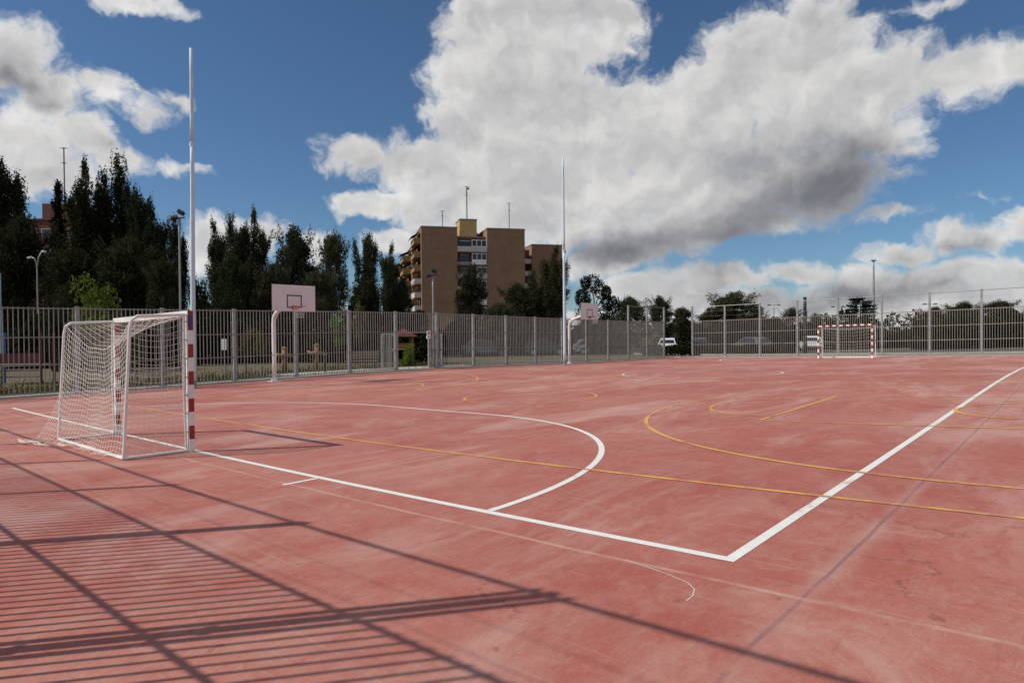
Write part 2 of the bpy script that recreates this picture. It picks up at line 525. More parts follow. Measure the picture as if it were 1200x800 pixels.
def basketball(c, mat, w, dz):
    mb = MB(); HB = 20.7; HA = -1.25
    strip(mb, seg((c - 7.5, -4), (c - 7.5, 22.2)), w, mat, dz)
    strip(mb, seg((c + 7.5, -4), (c + 7.5, 22.2)), w, mat, dz)
    strip(mb, arc((c, HA), 6.4, 0, pi), w, mat, dz + .0006)
    strip(mb, seg((c - 6.4, HA), (c - 6.4, -2.8)), w, mat, dz); strip(mb, seg((c + 6.4, HA), (c + 6.4, -2.8)), w, mat, dz)
    strip(mb, arc((c, HB), 6.4, pi, 2 * pi), w, mat, dz + .0006)
    strip(mb, arc((c, 2.55), 1.8, radians(4), radians(176)), w, mat, dz + .0012)
    strip(mb, arc((c, 16.9), 1.8, radians(184), radians(356)), w, mat, dz + .0012)
    strip(mb, seg((c - 2.35, 2.55), (c + 2.35, 2.55)), w, mat, dz); strip(mb, seg((c - 2.35, 16.9), (c + 2.35, 16.9)), w, mat, dz)
    for s in (-1, 1):
        strip(mb, seg((c + s * 2.35, 2.5), (c + s * 2.35, -2.8)), w, mat, dz + .0006)
        strip(mb, seg((c + s * 2.35, 16.95), (c + s * 2.35, 22.2)), w, mat, dz + .0006)
    strip(mb, arc((c, HA), 1.25, 0, pi), w, mat, dz + .0012)
    strip(mb, arc((c, G), 1.8, 0, 2 * pi)[:-1], w, mat, dz + .0012, True)
    return mb


tag(basketball(9.6, 'yellow_line', .066, .0052).build('yellow_lines'), kind='structure')
tag(basketball(30.4, 'faint_yellow', .05, .0065).build('faint_yellow_lines'), kind='structure')

# concrete kerb under the fences, dry verge, path, road
def sloped_strip(name, x0, x1, y0, y1, dz, mat):
    mb = MB()
    xs, ys = span(x0, x1, 1.2), span(y0, y1, 1.2)
    for i in range(len(xs) - 1):
        for j in range(len(ys) - 1):
            q = [(xs[i], ys[j]), (xs[i + 1], ys[j]), (xs[i + 1], ys[j + 1]), (xs[i], ys[j + 1])]
            mb.face([(a, b, gz(a, b) + dz) for a, b in q], mat)
    for i in range(len(xs) - 1):                                                  # edges
        for y in (y0, y1):
            a, b = (xs[i], y), (xs[i + 1], y)
            mb.face([(*a, gz(*a) - .3), (*b, gz(*b) - .3), (*b, gz(*b) + dz), (*a, gz(*a) + dz)], mat)
    for j in range(len(ys) - 1):
        for x in (x0, x1):
            a, b = (x, ys[j]), (x, ys[j + 1])
            mb.face([(*a, gz(*a) - .3), (*b, gz(*b) - .3), (*b, gz(*b) + dz), (*a, gz(*a) + dz)], mat)
    return tag(mb.build(name), kind='structure')


sloped_strip('fence_kerb', -5.2, 43.15, 22.953, 23.5, .05, 'kerb')
sloped_strip('fence_kerb', 43.153, 43.7, -14, 23.5, .05, 'kerb')
sloped_strip('footpath', 10.8, 23.5, 24.2, 26.4, -.02, 'path')
sloped_strip('gate_threshold', 15.7, 17.9, 23.503, 24.197, .03, 'path')
sloped_strip('road', 49.5, 62, -160, 200, -.03, 'asphalt')
sloped_strip('road_kerb', 49.2, 49.497, -160, 200, .08, 'kerb')
sloped_strip('side_road', -60, 49.1, 45.0, 50.5, -.03, 'asphalt')

# ------------------------------------------------------------------ fences
rnd = random.Random(4)


def fence(label, a, b, first, upper, posts_extra=(), gate=None, barw=.0235, pw=.11, rails=(.034, .04), depth=.020, rd=.03,
          levels=(.10, .98, 1.86, 2.78), top=lambda s: 3.88):
    """bar fence on the line a-b. first = distance of the first post, upper(i) -> has a raised frame on bay i"""
    a, b = Vector((*a, 0)), Vector((*b, 0))
    d = (b - a).normalized(); L = (b - a).length; rz = atan2(d.y, d.x)
    root = thing('metal_fence', label, 'fence', (a.x, a.y, gz(a.x, a.y)), 0)
    loc = Vector(root.location)
    def P(s, z, off=0.):
        p = a + d * s + Vector((-d.y, d.x, 0)) * off
        return Vector((p.x, p.y, gz(p.x, p.y) + z)) - loc
    H = levels[3] + .04
    sts = []
    s = first
    while s <= L + .01: sts.append(s); s += BAY
    for i, s in enumerate(sts):
        tall = upper(i) or (i and upper(i - 1))
        h = top(s) + .04 if tall else 2.835
        mb = MB()
        p = P(s, 0)
        mb.box((p.x, p.y, p.z + h / 2 - .1), (pw, pw, h + .2), 'galv', rz)
        mb.box((p.x, p.y, p.z + h + .008), (pw + .015, pw + .015, .016), 'galv', rz)
        mb.box((p.x, p.y, p.z + .058), (.22, .22, .016), 'galvd', rz)
        for z in (.45, 1.4, 2.3): 
            mb.box((p.x, p.y, p.z + z), (pw + .02, pw + .02, .05), 'galvd', rz)
        mb.build('post', root)
        for dx in posts_extra:
            if dx[0] == i:
                mb = MB(); p = P(s + dx[1], 0)
                mb.box((p.x, p.y, p.z + h / 2 - .1), (.04, .04, h + .2), 'galv', rz)
                mb.box((p.x, p.y, p.z + h + .008), (.05, .05, .016), 'galv', rz)
                mb.build('post', root)
    for i in range(len(sts) - 1):
        s0, s1 = sts[i] + .06, sts[i + 1] - .06
        mb = MB()
        for z in levels:
            lo = 0
            if gate and gate[0] == i and z < 1.8:
                mb.beam(P(gate[2], z), P(s1, z), .03, .035, 'fencebar')
                if gate[1] - s0 > .05: mb.beam(P(s0, z), P(gate[1], z), .03, .045, 'fencebar')
            else:
                mb.beam(P(s0, z), P(s1, z), rd, rails[1] if z > 2 else rails[0], 'fencebar')
        n = 19
        for k in range(n):
            s = s0 + (s1 - s0) * (k + .5) / n
            zb = .06
            if gate and gate[0] == i and gate[1] < s < gate[2]: zb = 1.88
            p = P(s, 0)
            j = rnd.uniform(-.004, .004)
            mb.box((p.x + j * d.x, p.y + j * d.y, p.z + (zb + H) / 2), (barw, depth, H - zb), 'fencebar', rz)
        mb.build('bar_panel', root)
        if upper(i):
            mb = MB()
            mb.tube([P(sts[i] + .05, top(sts[i])), P(sts[i + 1] - .05, top(sts[i + 1]))], .024, 'galv', 6)
            for z in (3.16, 3.52):
                mb.tube([P(sts[i] + .05, z), P((sts[i] + sts[i + 1]) / 2, z - .015), P(sts[i + 1] - .05, z)], .0035, 'galvd', 4)
            mb.build('upper_rail', root)
    return root


# posts of the left fence stand at x = 7.8 + 2.63 k
x_first = 7.8 - 5 * BAY
n_left = 20
fence('long bar fence of pale steel on the left, with the open gate', (x_first - .001, FL), (FR + .06, FL), 0.001,
      lambda i: i >= 16, gate=(8, 15.74 - x_first, 17.80 - x_first))
y_first = 0.48 - 3 * BAY
fence('bar fence with raised thin rails behind the distant goal', (FR, y_first - .001), (FR, 21.6), .001,
      lambda i: i not in (8,))
yn = .57 - 4 * BAY
fence('tall bar fence that throws the striped shadow on the foreground', (FN, yn - .001), (FN, FL - .4), .001,
      lambda i: True, posts_extra=((5, -.12), (5, .115), (6, .075), (4, .1)), barw=.019, pw=.062, rails=(.016, .04), depth=.02, rd=.016,
      levels=(.10, 1.0, 2.007, 3.015), top=lambda s: 4.0 + max(0, .022 * (8 - (yn + s))))

# gate
g = thing('fence_gate', 'open double gate in the left fence, narrow leaves swung outwards, white lock box on frame', 'gate', (16.77, FL, gz(16.77, FL)))
for x in (-1.0, 1.0): MB().box((x, 0, .93), (.07, .07, 1.76), 'galv').build('frame_post', g)
MB().box((0, 0, 1.835), (2.07, .06, .05), 'galv').build('lintel', g)
for sx, ang in ((-1, radians(98)), (1, radians(3))):
    mb = MB(); c, s_ = cos(ang), sin(ang)
    hx, hy = sx * 1.0 + (.06 if sx > 0 else -.02), .075
    Q = lambda t, z: (hx + c * t, hy + s_ * t, z)
    for t in (.03, .93): mb.beam(Q(t, .10), Q(t, 1.80), .05, .05, 'galv')
    for z in (.12, .95, 1.78): mb.beam(Q(.055, z), Q(.905, z), .035, .045, 'fencebar')
    for k in range(1, 8): mb.beam(Q(.03 + .9 * k / 8, .14), Q(.03 + .9 * k / 8, 1.76), .026, .026, 'fencebar')
    lf = mb.build('gate_leaf', g)
mb = MB(); mb.box((.93, -.065, 1.72), (.22, .05, .40), 'white'); mb.box((.93, -.092, 1.80), (.14, .006, .10), 'galvd')
mb.box((.93, -.092, 1.62), (.05, .006, .07), 'dark'); mb.build('lock_box', g)

# ------------------------------------------------------------------ goals
def cord(mb, a, b, r=.0035):
    mb.tube([a, b], r, 'net', 3, False)


def net_surface(mb, S, nu, nv, r):
    P = [[Vector(S(i / nu, j / nv)) for j in range(nv + 1)] for i in range(nu + 1)]
    for i in range(nu + 1): mb.tube(P[i], r, 'net', 3, False)
    for j in range(nv + 1): mb.tube([P[i][j] for i in range(nu + 1)], r, 'net', 3, False)


def striped(mb, a, b, axis, plain_face, bands):
    """square 8 cm member along an axis in coloured bands; plain_face stays white (index in -x,+x,-y,+y,-z,+z)"""
    for t0, t1, c in bands:
        ms = [c] * 6
        for f in plain_face: ms[f] = 'white'
        if axis == 'z': mb.box((a[0], a[1], (t0 + t1) / 2), (.08, .08, t1 - t0), c, 0, ms)
        else: mb.box((a[0], (t0 + t1) / 2, a[2]), (.08, t1 - t0, .08), c, 0, ms)


def make_goal(x, rot, label, mesh=.088, slump=1.):
    zc = gz(x, G)
    g = thing('handball_goal', label, 'goal', (x, G, zc), rot)
    c, s = cos(rot), sin(rot)
    def gl(lx, ly):           # slab height at a local point
        return gz(x + lx * c - ly * s, G + lx * s + ly * c) - zc
    Hh = 2.0
    zs = {}
    for sy in (-1, 1):
        y = sy * 1.54; z0 = gl(0, y); zs[sy] = z0
        bands = [(z0, z0 + .19, 'white')]; t = z0 + .19
        for k in range(8):
            bands.append((t, t + .2, 'red' if k % 2 == 0 else 'white')); t += .2
        bands.append((t, 2.08 + z0, 'red'))
        mb = MB(); striped(mb, (0, y), None, 'z', (0,), bands)
        mb.build('goal_post', g)
    zt = 2.04
    mb = MB(); y = -1.5; k = 0
    n = 15
    for k in range(n):
        y0 = -1.499 + 2.998 * k / n; y1 = -1.499 + 2.998 * (k + 1) / n
        striped(mb, (0, 0, zt + (zs[-1] + (zs[1] - zs[-1]) * (k + .5) / n)), None, 'y', (0, 4), [(y0, y1, 'red' if k % 2 else 'white')])
    mb.build('crossbar', g)
    for sy in (-1, 1):
        y = sy * 1.54; z0 = zs[sy]; zr = gl(-.9, y)
        mb = MB()
        mb.tube([(-.9, y, zr + .03), (-.80, y, 1.80 + z0), (-.775, y, 1.93 + z0), (-.70, y, 1.99 + z0), (-.045, y, 2.02 + z0)], .022, 'white', 8)
        mb.tube([(-.9, y, zr + .025), (-.045, y, z0 + .025)], .022, 'white', 8)
        mb.tube([(-.063, y - sy * .012, z0 + .05), (-.085, y - sy * .012, 1.0 + z0), (-.07, y - sy * .012, 2.0 + z0)], .018, 'white', 8)
        for k in range(7): mb.box((-.06, y, z0 + .3 + k * .27), (.03, .05, .012), 'galvd')
        mb.build('side_frame', g)
    mb = MB(); mb.tube([(-.9, -1.54, gl(-.9, -1.54) + .028), (-.9, 1.54, gl(-.9, 1.54) + .028)], .026, 'white', 8); mb.build('ground_bar', g)
    # net: two sides and one sheet hung over the top and down the back
    rr = random.Random(7)
    ph = [rr.uniform(0, 6) for _ in range(8)]
    mb = MB()
    nz = int(2.0 / mesh)
    for sy in (-1, 1):
        z0 = zs[sy]
        def side(u, v, sy=sy, z0=z0):
            back = -.88 + .09 * v
            xx = -.07 + (back + .07) * u
            top = 1.99 + z0 - .10 * 4 * u * (1 - u)
            bot = gl(xx, sy * 1.54) + .02
            zz = bot + (top - bot) * v
            return (xx, sy * (1.53 - .05 * sin(pi * u) * (1 - v * .4)) + .012 * sin(9 * zz + ph[0] + xx * 4), zz)
        net_surface(mb, side, int(.85 / mesh) + 1, nz, .0028)
    def roof(u, v):           # u across (near..far), v from the crossbar back
        y = -1.52 + 3.04 * u
        z0 = zs[-1] + (zs[1] - zs[-1]) * u
        sag = 4 * u * (1 - u)
        xx = -.05 - .72 * v
        return (xx + .06 * sag * v, y, 1.985 + z0 - slump * .42 * sag * v ** .8 - .03 * v + .01 * sin(7 * y + ph[1]))
    net_surface(mb, roof, int(3.04 / mesh), int(.72 / mesh), .0028)
    def back(u, v):           # v from the roof edge down to the ground and onto it
        y = -1.52 + 3.04 * u
        sag = 4 * u * (1 - u)
        z0 = zs[-1] + (zs[1] - zs[-1]) * u
        top = 1.955 + z0 - slump * .42 * sag
        x0 = -.77 + .06 * sag
        flare = max(0, (v - .45) / .55)
        xx = x0 - .16 * v - (.04 + .30 * u ** 2) * flare ** 2 * slump - .05 * sin(3.5 * y + ph[2]) * v
        yy = y + (.26 * u ** 3 * flare ** 1.6) * slump + .03 * sin(6 * v + ph[3]) * v
        bot = gl(xx, yy) + .02
        vv = min(1, v / .94)
        zz = bot + (top - bot) * (1 - vv) + (.020 * (1 + sin(17 * y + ph[4])) * flare if v > .9 else 0)
        zz += .015 * sin(8 * y + 5 * v)
        if v > .94: xx -= (v - .94) * 2.2 * u
        return (xx, yy, max(zz, bot))
    net_surface(mb, back, int(3.04 / mesh), int(2.15 / mesh), .0028)
    # bunched hem lying on the ground behind
    for k in range(4):
        pts = []
        for i in range(26):
            u = .62 + .38 * i / 25
            p = Vector(back(u, 1.0)); pts.append((p.x - .03 * k * u + .03 * sin(11 * u + k), p.y, p.z + .012 * k + .01 * sin(23 * u + 2 * k)))
        mb.tube(pts, .004, 'net', 4, False)
    mb.build('goal_net', g)
    return g


g1 = make_goal(-.04, 0, 'nearest handball goal with sagging white net, on the left of the court')
mb = MB(); mb.box((.0, -1.582, 1.93 + .0), (.052, .003, .20), 'blue'); mb.build('corner_sticker', g1)
make_goal(LEN + .04, pi, 'small distant handball goal with red and white bars near the far fence', .2, .5)

# ------------------------------------------------------------------ basketball hoops
def make_hoop(x, y, label):
    t = thing('basketball_hoop', label, 'hoop', (x, y, gz(x, y)), 0, 'basketball hoops along the left fence')
    MB().tube([(0, 0, 0), (0, 0, 2.25), (0, -.02, 2.42), (0, -.09, 2.56), (0, -.22, 2.67), (0, -.42, 2.76), (0, -.90, 2.90), (0, -1.47, 3.00)],
              [.088, .085, .085, .085, .083, .08, .076, .07], 'white', 14).build('post', t, True)
    mb = MB(); mb.box((0, 0, .012), (.40, .40, .024), 'white')
    mb.tube([(0, 0, .024), (0, 0, .12)], .115, 'white', 12)
    for a in (-1, 1):
        for b in (-1, 1): mb.tube([(a * .15, b * .15, .024), (a * .15, b * .15, .06)], .016, 'galvd', 6)
    mb.build('base_plate', t)
    yb = -1.52
    mb = MB(); mb.box((0, yb, 3.18), (1.76, .04, .98), 'board', 0, ['boardedge', 'boardedge', 'board', 'galvd', 'boardedge', 'boardedge'])
    bd = mb.build('backboard', t)
    mb = MB()
    for z in (2.84, 3.28): mb.box((0, yb - .022, z), (.62, .003, .05), 'mark')
    for sx in (-1, 1): mb.box((sx * .285, yb - .022, 3.06), (.05, .003, .39), 'mark')
    mb.build('target_square', bd)
    mb = MB()
    mb.beam((-.5, yb + .045, 2.9), (-.5, yb + .045, 3.5), .05, .05, 'boardedge'); mb.beam((.5, yb + .045, 2.9), (.5, yb + .045, 3.5), .05, .05, 'boardedge')
    mb.beam((-.475, yb + .047, 3.05), (.475, yb + .047, 3.05), .05, .05, 'boardedge')
    mb.tube([(0, -.95, 2.91), (-.45, yb + .07, 3.4)], .018, 'white', 6); mb.tube([(0, -.95, 2.91), (.45, yb + .07, 3.4)], .018, 'white', 6)
    mb.build('board_bracket', t)
    mb = MB(); cy = yb - .02 - .15 - .225
    mb.tube([(.225 * cos(a * pi / 16), cy + .225 * sin(a * pi / 16), 2.86) for a in range(33)], .012, 'rim', 6)
    mb.beam((-.06, yb - .02, 2.845), (-.10, cy + .2, 2.855), .02, .02, 'rim'); mb.beam((.06, yb - .02, 2.845), (.10, cy + .2, 2.855), .02, .02, 'rim')
    mb.box((0, yb - .035, 2.83), (.2, .024, .14), 'rim')
    mb.build('rim', t)
    mb = MB(); n = 12
    lev = [(2.86, .222), (2.74, .19), (2.62, .16), (2.52, .14), (2.43, .145)]
    for k in range(n):
        for sg in (1, -1):
            pts = []
            for j, (z, r) in enumerate(lev):
                a = 2 * pi * (k + sg * .5 * j) / n
                pts.append((r * cos(a), cy + r * sin(a), z))
            mb.tube(pts, .005, 'net', 4, False)
    mb.build('hoop_net', t)
    return t


make_hoop(8.86, 22.12, 'nearer basketball hoop, pinkish white backboard with dark square, left of the court')
make_hoop(28.4, 22.3, 'farther basketball hoop with curved white arm beside the tall pole')


# ------------------------------------------------------------------ tall poles
def make_pole(x, y, h, joint, label, seams, clamp=False):
    t = thing('tall_pole', label, 'pole', (x, y, gz(x, y)), 0, 'tall net poles inside the left fence')
    mb = MB(); mb.tube([(0, 0, 0), (0, 0, joint)], [.088, .07], 'pole', 14); mb.build('lower_tube', t, True)
    MB().tube([(0, 0, joint + .002), (-.02, 0, h)], [.066, .054], 'pole', 12).build('upper_tube', t, True)
    mb = MB(); mb.tube([(0, 0, joint - .09), (0, 0, joint + .05)], .086, 'pole', 14)
    if clamp: mb.box((.10, 0, joint - .03), (.12, .06, .16), 'galvd')
    mb.build('collar', t)
    mb = MB(); mb.box((0, 0, .012), (.36, .36, .024), 'galv'); mb.tube([(0, 0, .024), (0, 0, .3)], .1, 'galv', 12)
    mb.build('base_plate', t)
    for z in seams:
        MB().tube([(0, 0, z), (0, 0, z + .05)], .084, 'pole', 12).build('seam_ring', t)
    return t


pole = make_pole(5.60, 21.70, 11.80, 8.5, 'tall pale pole rising behind the nearest goal, thin above its collar', (4.4,))
pole.rotation_euler = Matrix.Rotation(.0095, 3, FW).to_euler()      # stands a touch out of plumb
make_pole(26.3, 21.08, 11.95, 6.6, 'tall grey pole beside the farther basketball hoop, thin upper half with clamp', (3.3,), True)


# ------------------------------------------------------------------ lamps and masts beyond the fences
def lamp(kind, bearing, depth, top, label, name='street_lamp', cat='street lamp', mat='galvd', rad=.07):
    p = site(bearing, depth); h = lvl(bearing, top, depth) - p.z
    t = thing(name, label, cat, p, -YAW)        # local x = across the view, y = away
    if kind == 'arm':
        MB().tube([(0, 0, 0), (0, 0, h - .7), (-.05, 0, h - .3), (-.15, 0, h - .05), (-.28, 0, h)], [rad, rad * .75, rad * .6, .04, .04], mat, 8).build('mast', t, True)
        for sx, dz in ((-1, 0), (1, .35)):
            mb = MB(); mb.tube([(sx * .26, 0, h + dz - .02), (sx * .34, 0, h + dz + .02), (sx * .55, 0, h + dz - .02), (sx * .58, 0, h + dz - .05)], [.03, .075, .065, .03], 'parapet', 8)
            mb.build('lamp_head', t, True)
        MB().tube([(0, 0, h - .75), (.1, 0, h), (.28, 0, h + .33)], .035, mat, 6).build('arm', t, True)
    elif kind == 'flood':
        MB().tube([(0, 0, 0), (0, 0, h - .3)], [rad, rad * .8], mat, 8).build('mast', t, True)
        MB().beam((-.28, 0, h - .3), (.28, 0, h - .22), .06, .06, 'dark').build('arm', t)
        for sx, sz in ((-.25, -.24), (.10, .03)):
            mb = MB(); m2 = mb.box((0, 0, 0), (.31, .24, .17), 'dark')
            mb.box((0, -.123, -.02), (.25, .004, .12), 'glass')
            o = mb.build('flood_head', t); o.location = (sx, 0, h + sz); o.rotation_euler = (radians(-20), radians(28 if sx > 0 else -22), 0)
    elif kind == 'tee':
        MB().tube([(0, 0, 0), (0, 0, h - .06)], [rad, rad * .7], mat, 8).build('mast', t, True)
        MB().beam((-.85, 0, h - .03), (.85, 0, h - .03), .05, .05, mat).build('arm', t)
        for sx in (-1, 1):
            mb = MB(); mb.box((sx * .68, 0, h - .075), (.44, .24, .04), 'dark'); mb.box((sx * .68, 0, h + .02), (.38, .2, .05), mat); mb.build('lamp_head', t)
    elif kind == 'mast':
        MB().tube([(0, 0, 0), (0, 0, h * .55), (0, 0, h)], [rad, rad * .8, rad * .5], mat, 8).build('mast', t, True)
        mb = MB(); mb.box((0, 0, h + .06), (.5, .26, .12), 'dark'); mb.build('lamp_head', t)
        mb = MB(); mb.tube([(0, 0, h * .55 - .05), (0, 0, h * .55 + .05)], rad, mat, 8); mb.build('joint_ring', t)
    elif kind == 'plain':
        MB().tube([(0, 0, 0), (0, 0, h)], [rad, rad * .85], mat, 10).build('mast', t, True)
        mb = MB(); mb.tube([(0, 0, h + .001), (0, 0, h + .06)], rad * 1.15, mat, 10); mb.build('cap', t)
        mb = MB(); mb.box((0, -rad - .03, h * .72), (.14, .06, .3), mat); mb.build('junction_box', t)
    return t


lamp('arm', 45, 40, 302, 'double armed street lamp among the dark trees at far left', rad=.05)
lamp('flood', 212, 33, 250, 'floodlight mast with two tilted black heads, left of the tall pole', 'floodlight_mast', 'floodlight', rad=.06)
lamp('flood', 508, 42, 318, 'grey floodlight mast in front of the brick block beside the gate', 'floodlight_mast', 'floodlight', rad=.07)
lamp('mast', 1024, 78, 306, 'tallest thin lighting mast standing behind the distant goal', 'lighting_mast', 'lamp mast', rad=.17)
lamp('plain', 943.5, 54, 349, 'thick dark post just left of the distant goal, higher than the fence', 'dark_post', 'post', 'dark', .14)
lamp('tee', 834, 95, 346, 'T-topped lamp showing over the wide tree in the middle of the far fence', rad=.09)
lamp('tee', 907, 90, 357, 'short T-topped lamp right of the wide tree, left of the dark post', rad=.09)
lamp('tee', 982, 85, 359, 'T-topped lamp seen right above the crossbar of the distant goal', rad=.09)
lamp('tee', 1090, 80, 356, 'T-topped lamp at the left end of the dark trees at far right', rad=.09)
lamp('plain', 1, 27, 322, 'pale blue grey post at the extreme left beyond the fence', 'pale_post', 'post', 'greyblue', .05)

# ------------------------------------------------------------------ apartment block
def block_frame(bearing, depth, face):
    """local frame: x along the front, y into the depth"""
    return site(bearing, depth), -YAW + face


D0 = 130.
bp, brz = block_frame(495, D0, radians(14.2))
bt = thing('apartment_block', 'orange brown brick apartment block with recessed balconies behind the gate trees', 'building', bp, brz)
k = D0 / FPX
top1 = lvl(540, 266, D0) - bp.z
# distances along the front found from the bearings
fdir = RT * cos(radians(14.2)) + FW * sin(radians(14.2))


def along(bearing, depth0=0.):
    """distance along the front line (set back depth0) where a bearing meets it"""
    bdir = -RT * sin(radians(14.2)) + FW * cos(radians(14.2))
    o = Vector((bp.x, bp.y, 0)) + bdir * depth0
    r = FW + RT * ((bearing - 600) / FPX)
    rel = o - Vector((CAM.x, CAM.y, 0))
    # rel + s*fdir = t*r
    den = fdir.x * r.y - fdir.y * r.x
    return (rel.y * r.x - rel.x * r.y) / den


a0, a1, a2, a3 = 0., along(537), along(572), along(616)
DB = 15.
def wall(x0, x1, y0, y1, z0, z1, mat, name='wall', cap=True, parent=None):
    mb = MB(); mb.box(((x0 + x1) / 2, (y0 + y1) / 2, (z0 + z1) / 2), (x1 - x0, y1 - y0, z1 - z0), mat)
    if cap: mb.box(((x0 + x1) / 2, (y0 + y1) / 2, z1 + .14), (x1 - x0 + .16, y1 - y0 + .16, .28), 'roofcap')
    return mb.build(name, parent or bt)
wall(a0, a1, 0, DB, -1, top1, 'brick')
wall(a2, a3, 0, DB, -1, top1 + .02, 'brick')
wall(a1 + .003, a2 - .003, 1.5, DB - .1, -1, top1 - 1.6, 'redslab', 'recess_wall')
# recessed balconies
SH = 2.72; nfl = int(top1 / SH)
zt = top1 - 1.9
for f in range(7):
    z = zt - SH * (f + 1)
    if z < .5: break
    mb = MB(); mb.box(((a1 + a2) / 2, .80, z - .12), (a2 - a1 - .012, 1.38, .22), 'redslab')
    bal = mb.build('balcony', bt)
    mb = MB(); wdt = a2 - a1 - .012
    if f % 3 != 1:
        mb.box(((a1 + a2) / 2, .16, z + .55), (wdt, .10, 1.08), 'parapet')
    else:
        mb.box((a1 + wdt * .29, .16, z + .55), (wdt * .56, .06, .06), 'white')
        for q in range(14): mb.box((a1 + .12 + wdt * .56 * q / 14, .16, z + .28), (.05, .05, .5), 'white')
    mb.build('balcony_front', bal)
    mb = MB(); mb.box((a1 + wdt * .74, .30, z + 1.30), (wdt * .50, .06, 2.3), 'white', 0)
    for q in range(3): mb.box((a1 + wdt * (.58 + .16 * q), .26, z + 1.75), (wdt * .135, .03, 1.1), 'glass')
    mb.build('glazed_screen', bal)
    mb = MB(); mb.box((a1 + wdt * .28, 1.46, z + 1.2), (1.9, .06, 2.1), 'glass')
    mb.box((a1 + wdt * .28, 1.44, z + 2.3), (2.1, .08, .10), 'white'); mb.build('window', bt)
# lift house
l0, l1 = along(540, 4.), along(560, 4.)
wall(l0, l1, 4., 9., top1 - 2., lvl(550, 256, D0 + 4) - bp.z, 'yellow_wall', 'lift_house')
MB().box((l1 + .25, 6., top1 - .6), (.46, 1.4, 1.2), 'redslab').build('tank', bt)
MB().box((l1 + 2.2, 8., top1 - .62), (3.2, 3., 1.0), 'redslab').build('parapet_wall', bt)
# balcony facade on the sunny left side, stepping back and down
steps = [(0.02, -1.35, 1.2, 8.2, top1 - .5), (-.6, -2.7, 11.5, 19, top1 - 2.9), (-1.4, -3.6, 23, 32, top1 - 4.2)]
wall(-.9, a0 - .003, 9.5, DB + 6., -1, top1 - 2.6, 'ochre', 'side_wing')
wall(-1.8, -.903, 20.5, 36., -1, top1 - 4., 'ochre', 'side_wing')
for xi, xo, y0, y1, zt2 in steps:
    for f in range(8):
        z = zt2 - SH * (f + 1) + .3
        if z < .8: break
        mb = MB(); mb.box(((xi + xo) / 2, (y0 + y1) / 2, z - .1), (xi - xo - .01, y1 - y0, .2), 'ochre')
        b_ = mb.build('balcony', bt)
        mb = MB()
        pm = 'parapet' if f > 2 else 'ochre'
        mb.box((xo + .05, (y0 + y1) / 2, z + .5), (.08, y1 - y0, 1.0), pm)
        mb.box(((xi + xo) / 2 + .04, y0 + .05, z + .5), (xi - xo - .12, .08, 1.0), pm)
        mb.build('balcony_front', b_)
        mb = MB()
        if f in (0, 1, 2):
            mb.face([(xo - .5, y0 + .3, z + 1.25), (xi - .1, y0 + .3, z + 2.3), (xi - .1, y1 - .3, z + 2.3), (xo - .5, y1 - .3, z + 1.25)], 'awning')
            mb.face([(xo - .5, y0 + .3, z + 1.25), (xo - .5, y1 - .3, z + 1.25), (xo - .5, y1 - .3, z + 1.0), (xo - .5, y0 + .3, z + 1.0)], 'awning')
            mb.build('awning', b_)
        else:
            mb.box((xi - .25, (y0 + y1) / 2, z + 1.6), (.08, y1 - y0 - .6, 1.2), 'glass'); mb.build('window', b_)
# second wing on the right
w0, w1 = along(624, 10.), along(659.5, 10.)
top2 = lvl(640, 283, D0 + 10) - bp.z
wall(w0, w1, 10, 24, -1, top2, 'brick')
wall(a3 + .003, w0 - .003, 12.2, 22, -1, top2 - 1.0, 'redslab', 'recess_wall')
for f in range(5):
    z = top2 - 1.4 - SH * (f + 1)
    mb = MB(); mb.box(((a3 + w0) / 2, 11.2, z), (w0 - a3 - .02, 1.9, .2), 'redslab'); b_ = mb.build('balcony', bt)
    mb = MB(); mb.box(((a3 + w0) / 2, 10.3, z + .6), (w0 - a3 - .03, .08, 1.0), 'parapet'); mb.build('balcony_front', b_)


def antenna(parent, x, y, z, h, lattice=False):
    mb = MB()
    if lattice:
        for dx, dy in ((-.16, -.1), (.16, -.1), (0, .17)): mb.tube([(x + dx, y + dy, z), (x + dx * .6, y + dy * .6, z + h * .86)], .035, 'antenna', 5)
        n = 14
        for q in range(n):
            za, zb = z + h * .86 * q / n, z + h * .86 * (q + 1) / n
            mb.tube([(x - .15, y - .1, za), (x + .15, y - .1, zb)], .022, 'antenna', 4); mb.tube([(x + .15, y - .1, za), (x, y + .15, zb)], .022, 'antenna', 4)
    mb.tube([(x, y, z + (h * .8 if lattice else 0)), (x, y, z + h)], .085, 'antenna', 6)
    a = mb.build('antenna', parent)
    mb = MB()
    for zz, w in ((h - .1, .9), (h * .74, .55)):
        mb.tube([(x - w / 2, y, z + zz), (x + w / 2, y, z + zz)], .035, 'antenna', 5)
        for q in range(5): mb.tube([(x - w / 2 + w * q / 4, y - .35, z + zz), (x - w / 2 + w * q / 4, y + .35, z + zz)], .02, 'antenna', 4)
    if lattice: mb.box((x + .25, y, z + h * .93), (.5, .4, .35), 'antenna')
    mb.build('aerial', a)


antenna(bt, along(520, 5.), 5., top1 + .25, 4.1)
antenna(bt, along(548.5, 6.), 6., lvl(550, 256, D0 + 4) - bp.z + .2, 7.3, True)
antenna(bt, along(598, 5.), 5., top1 + .25, 6.3)

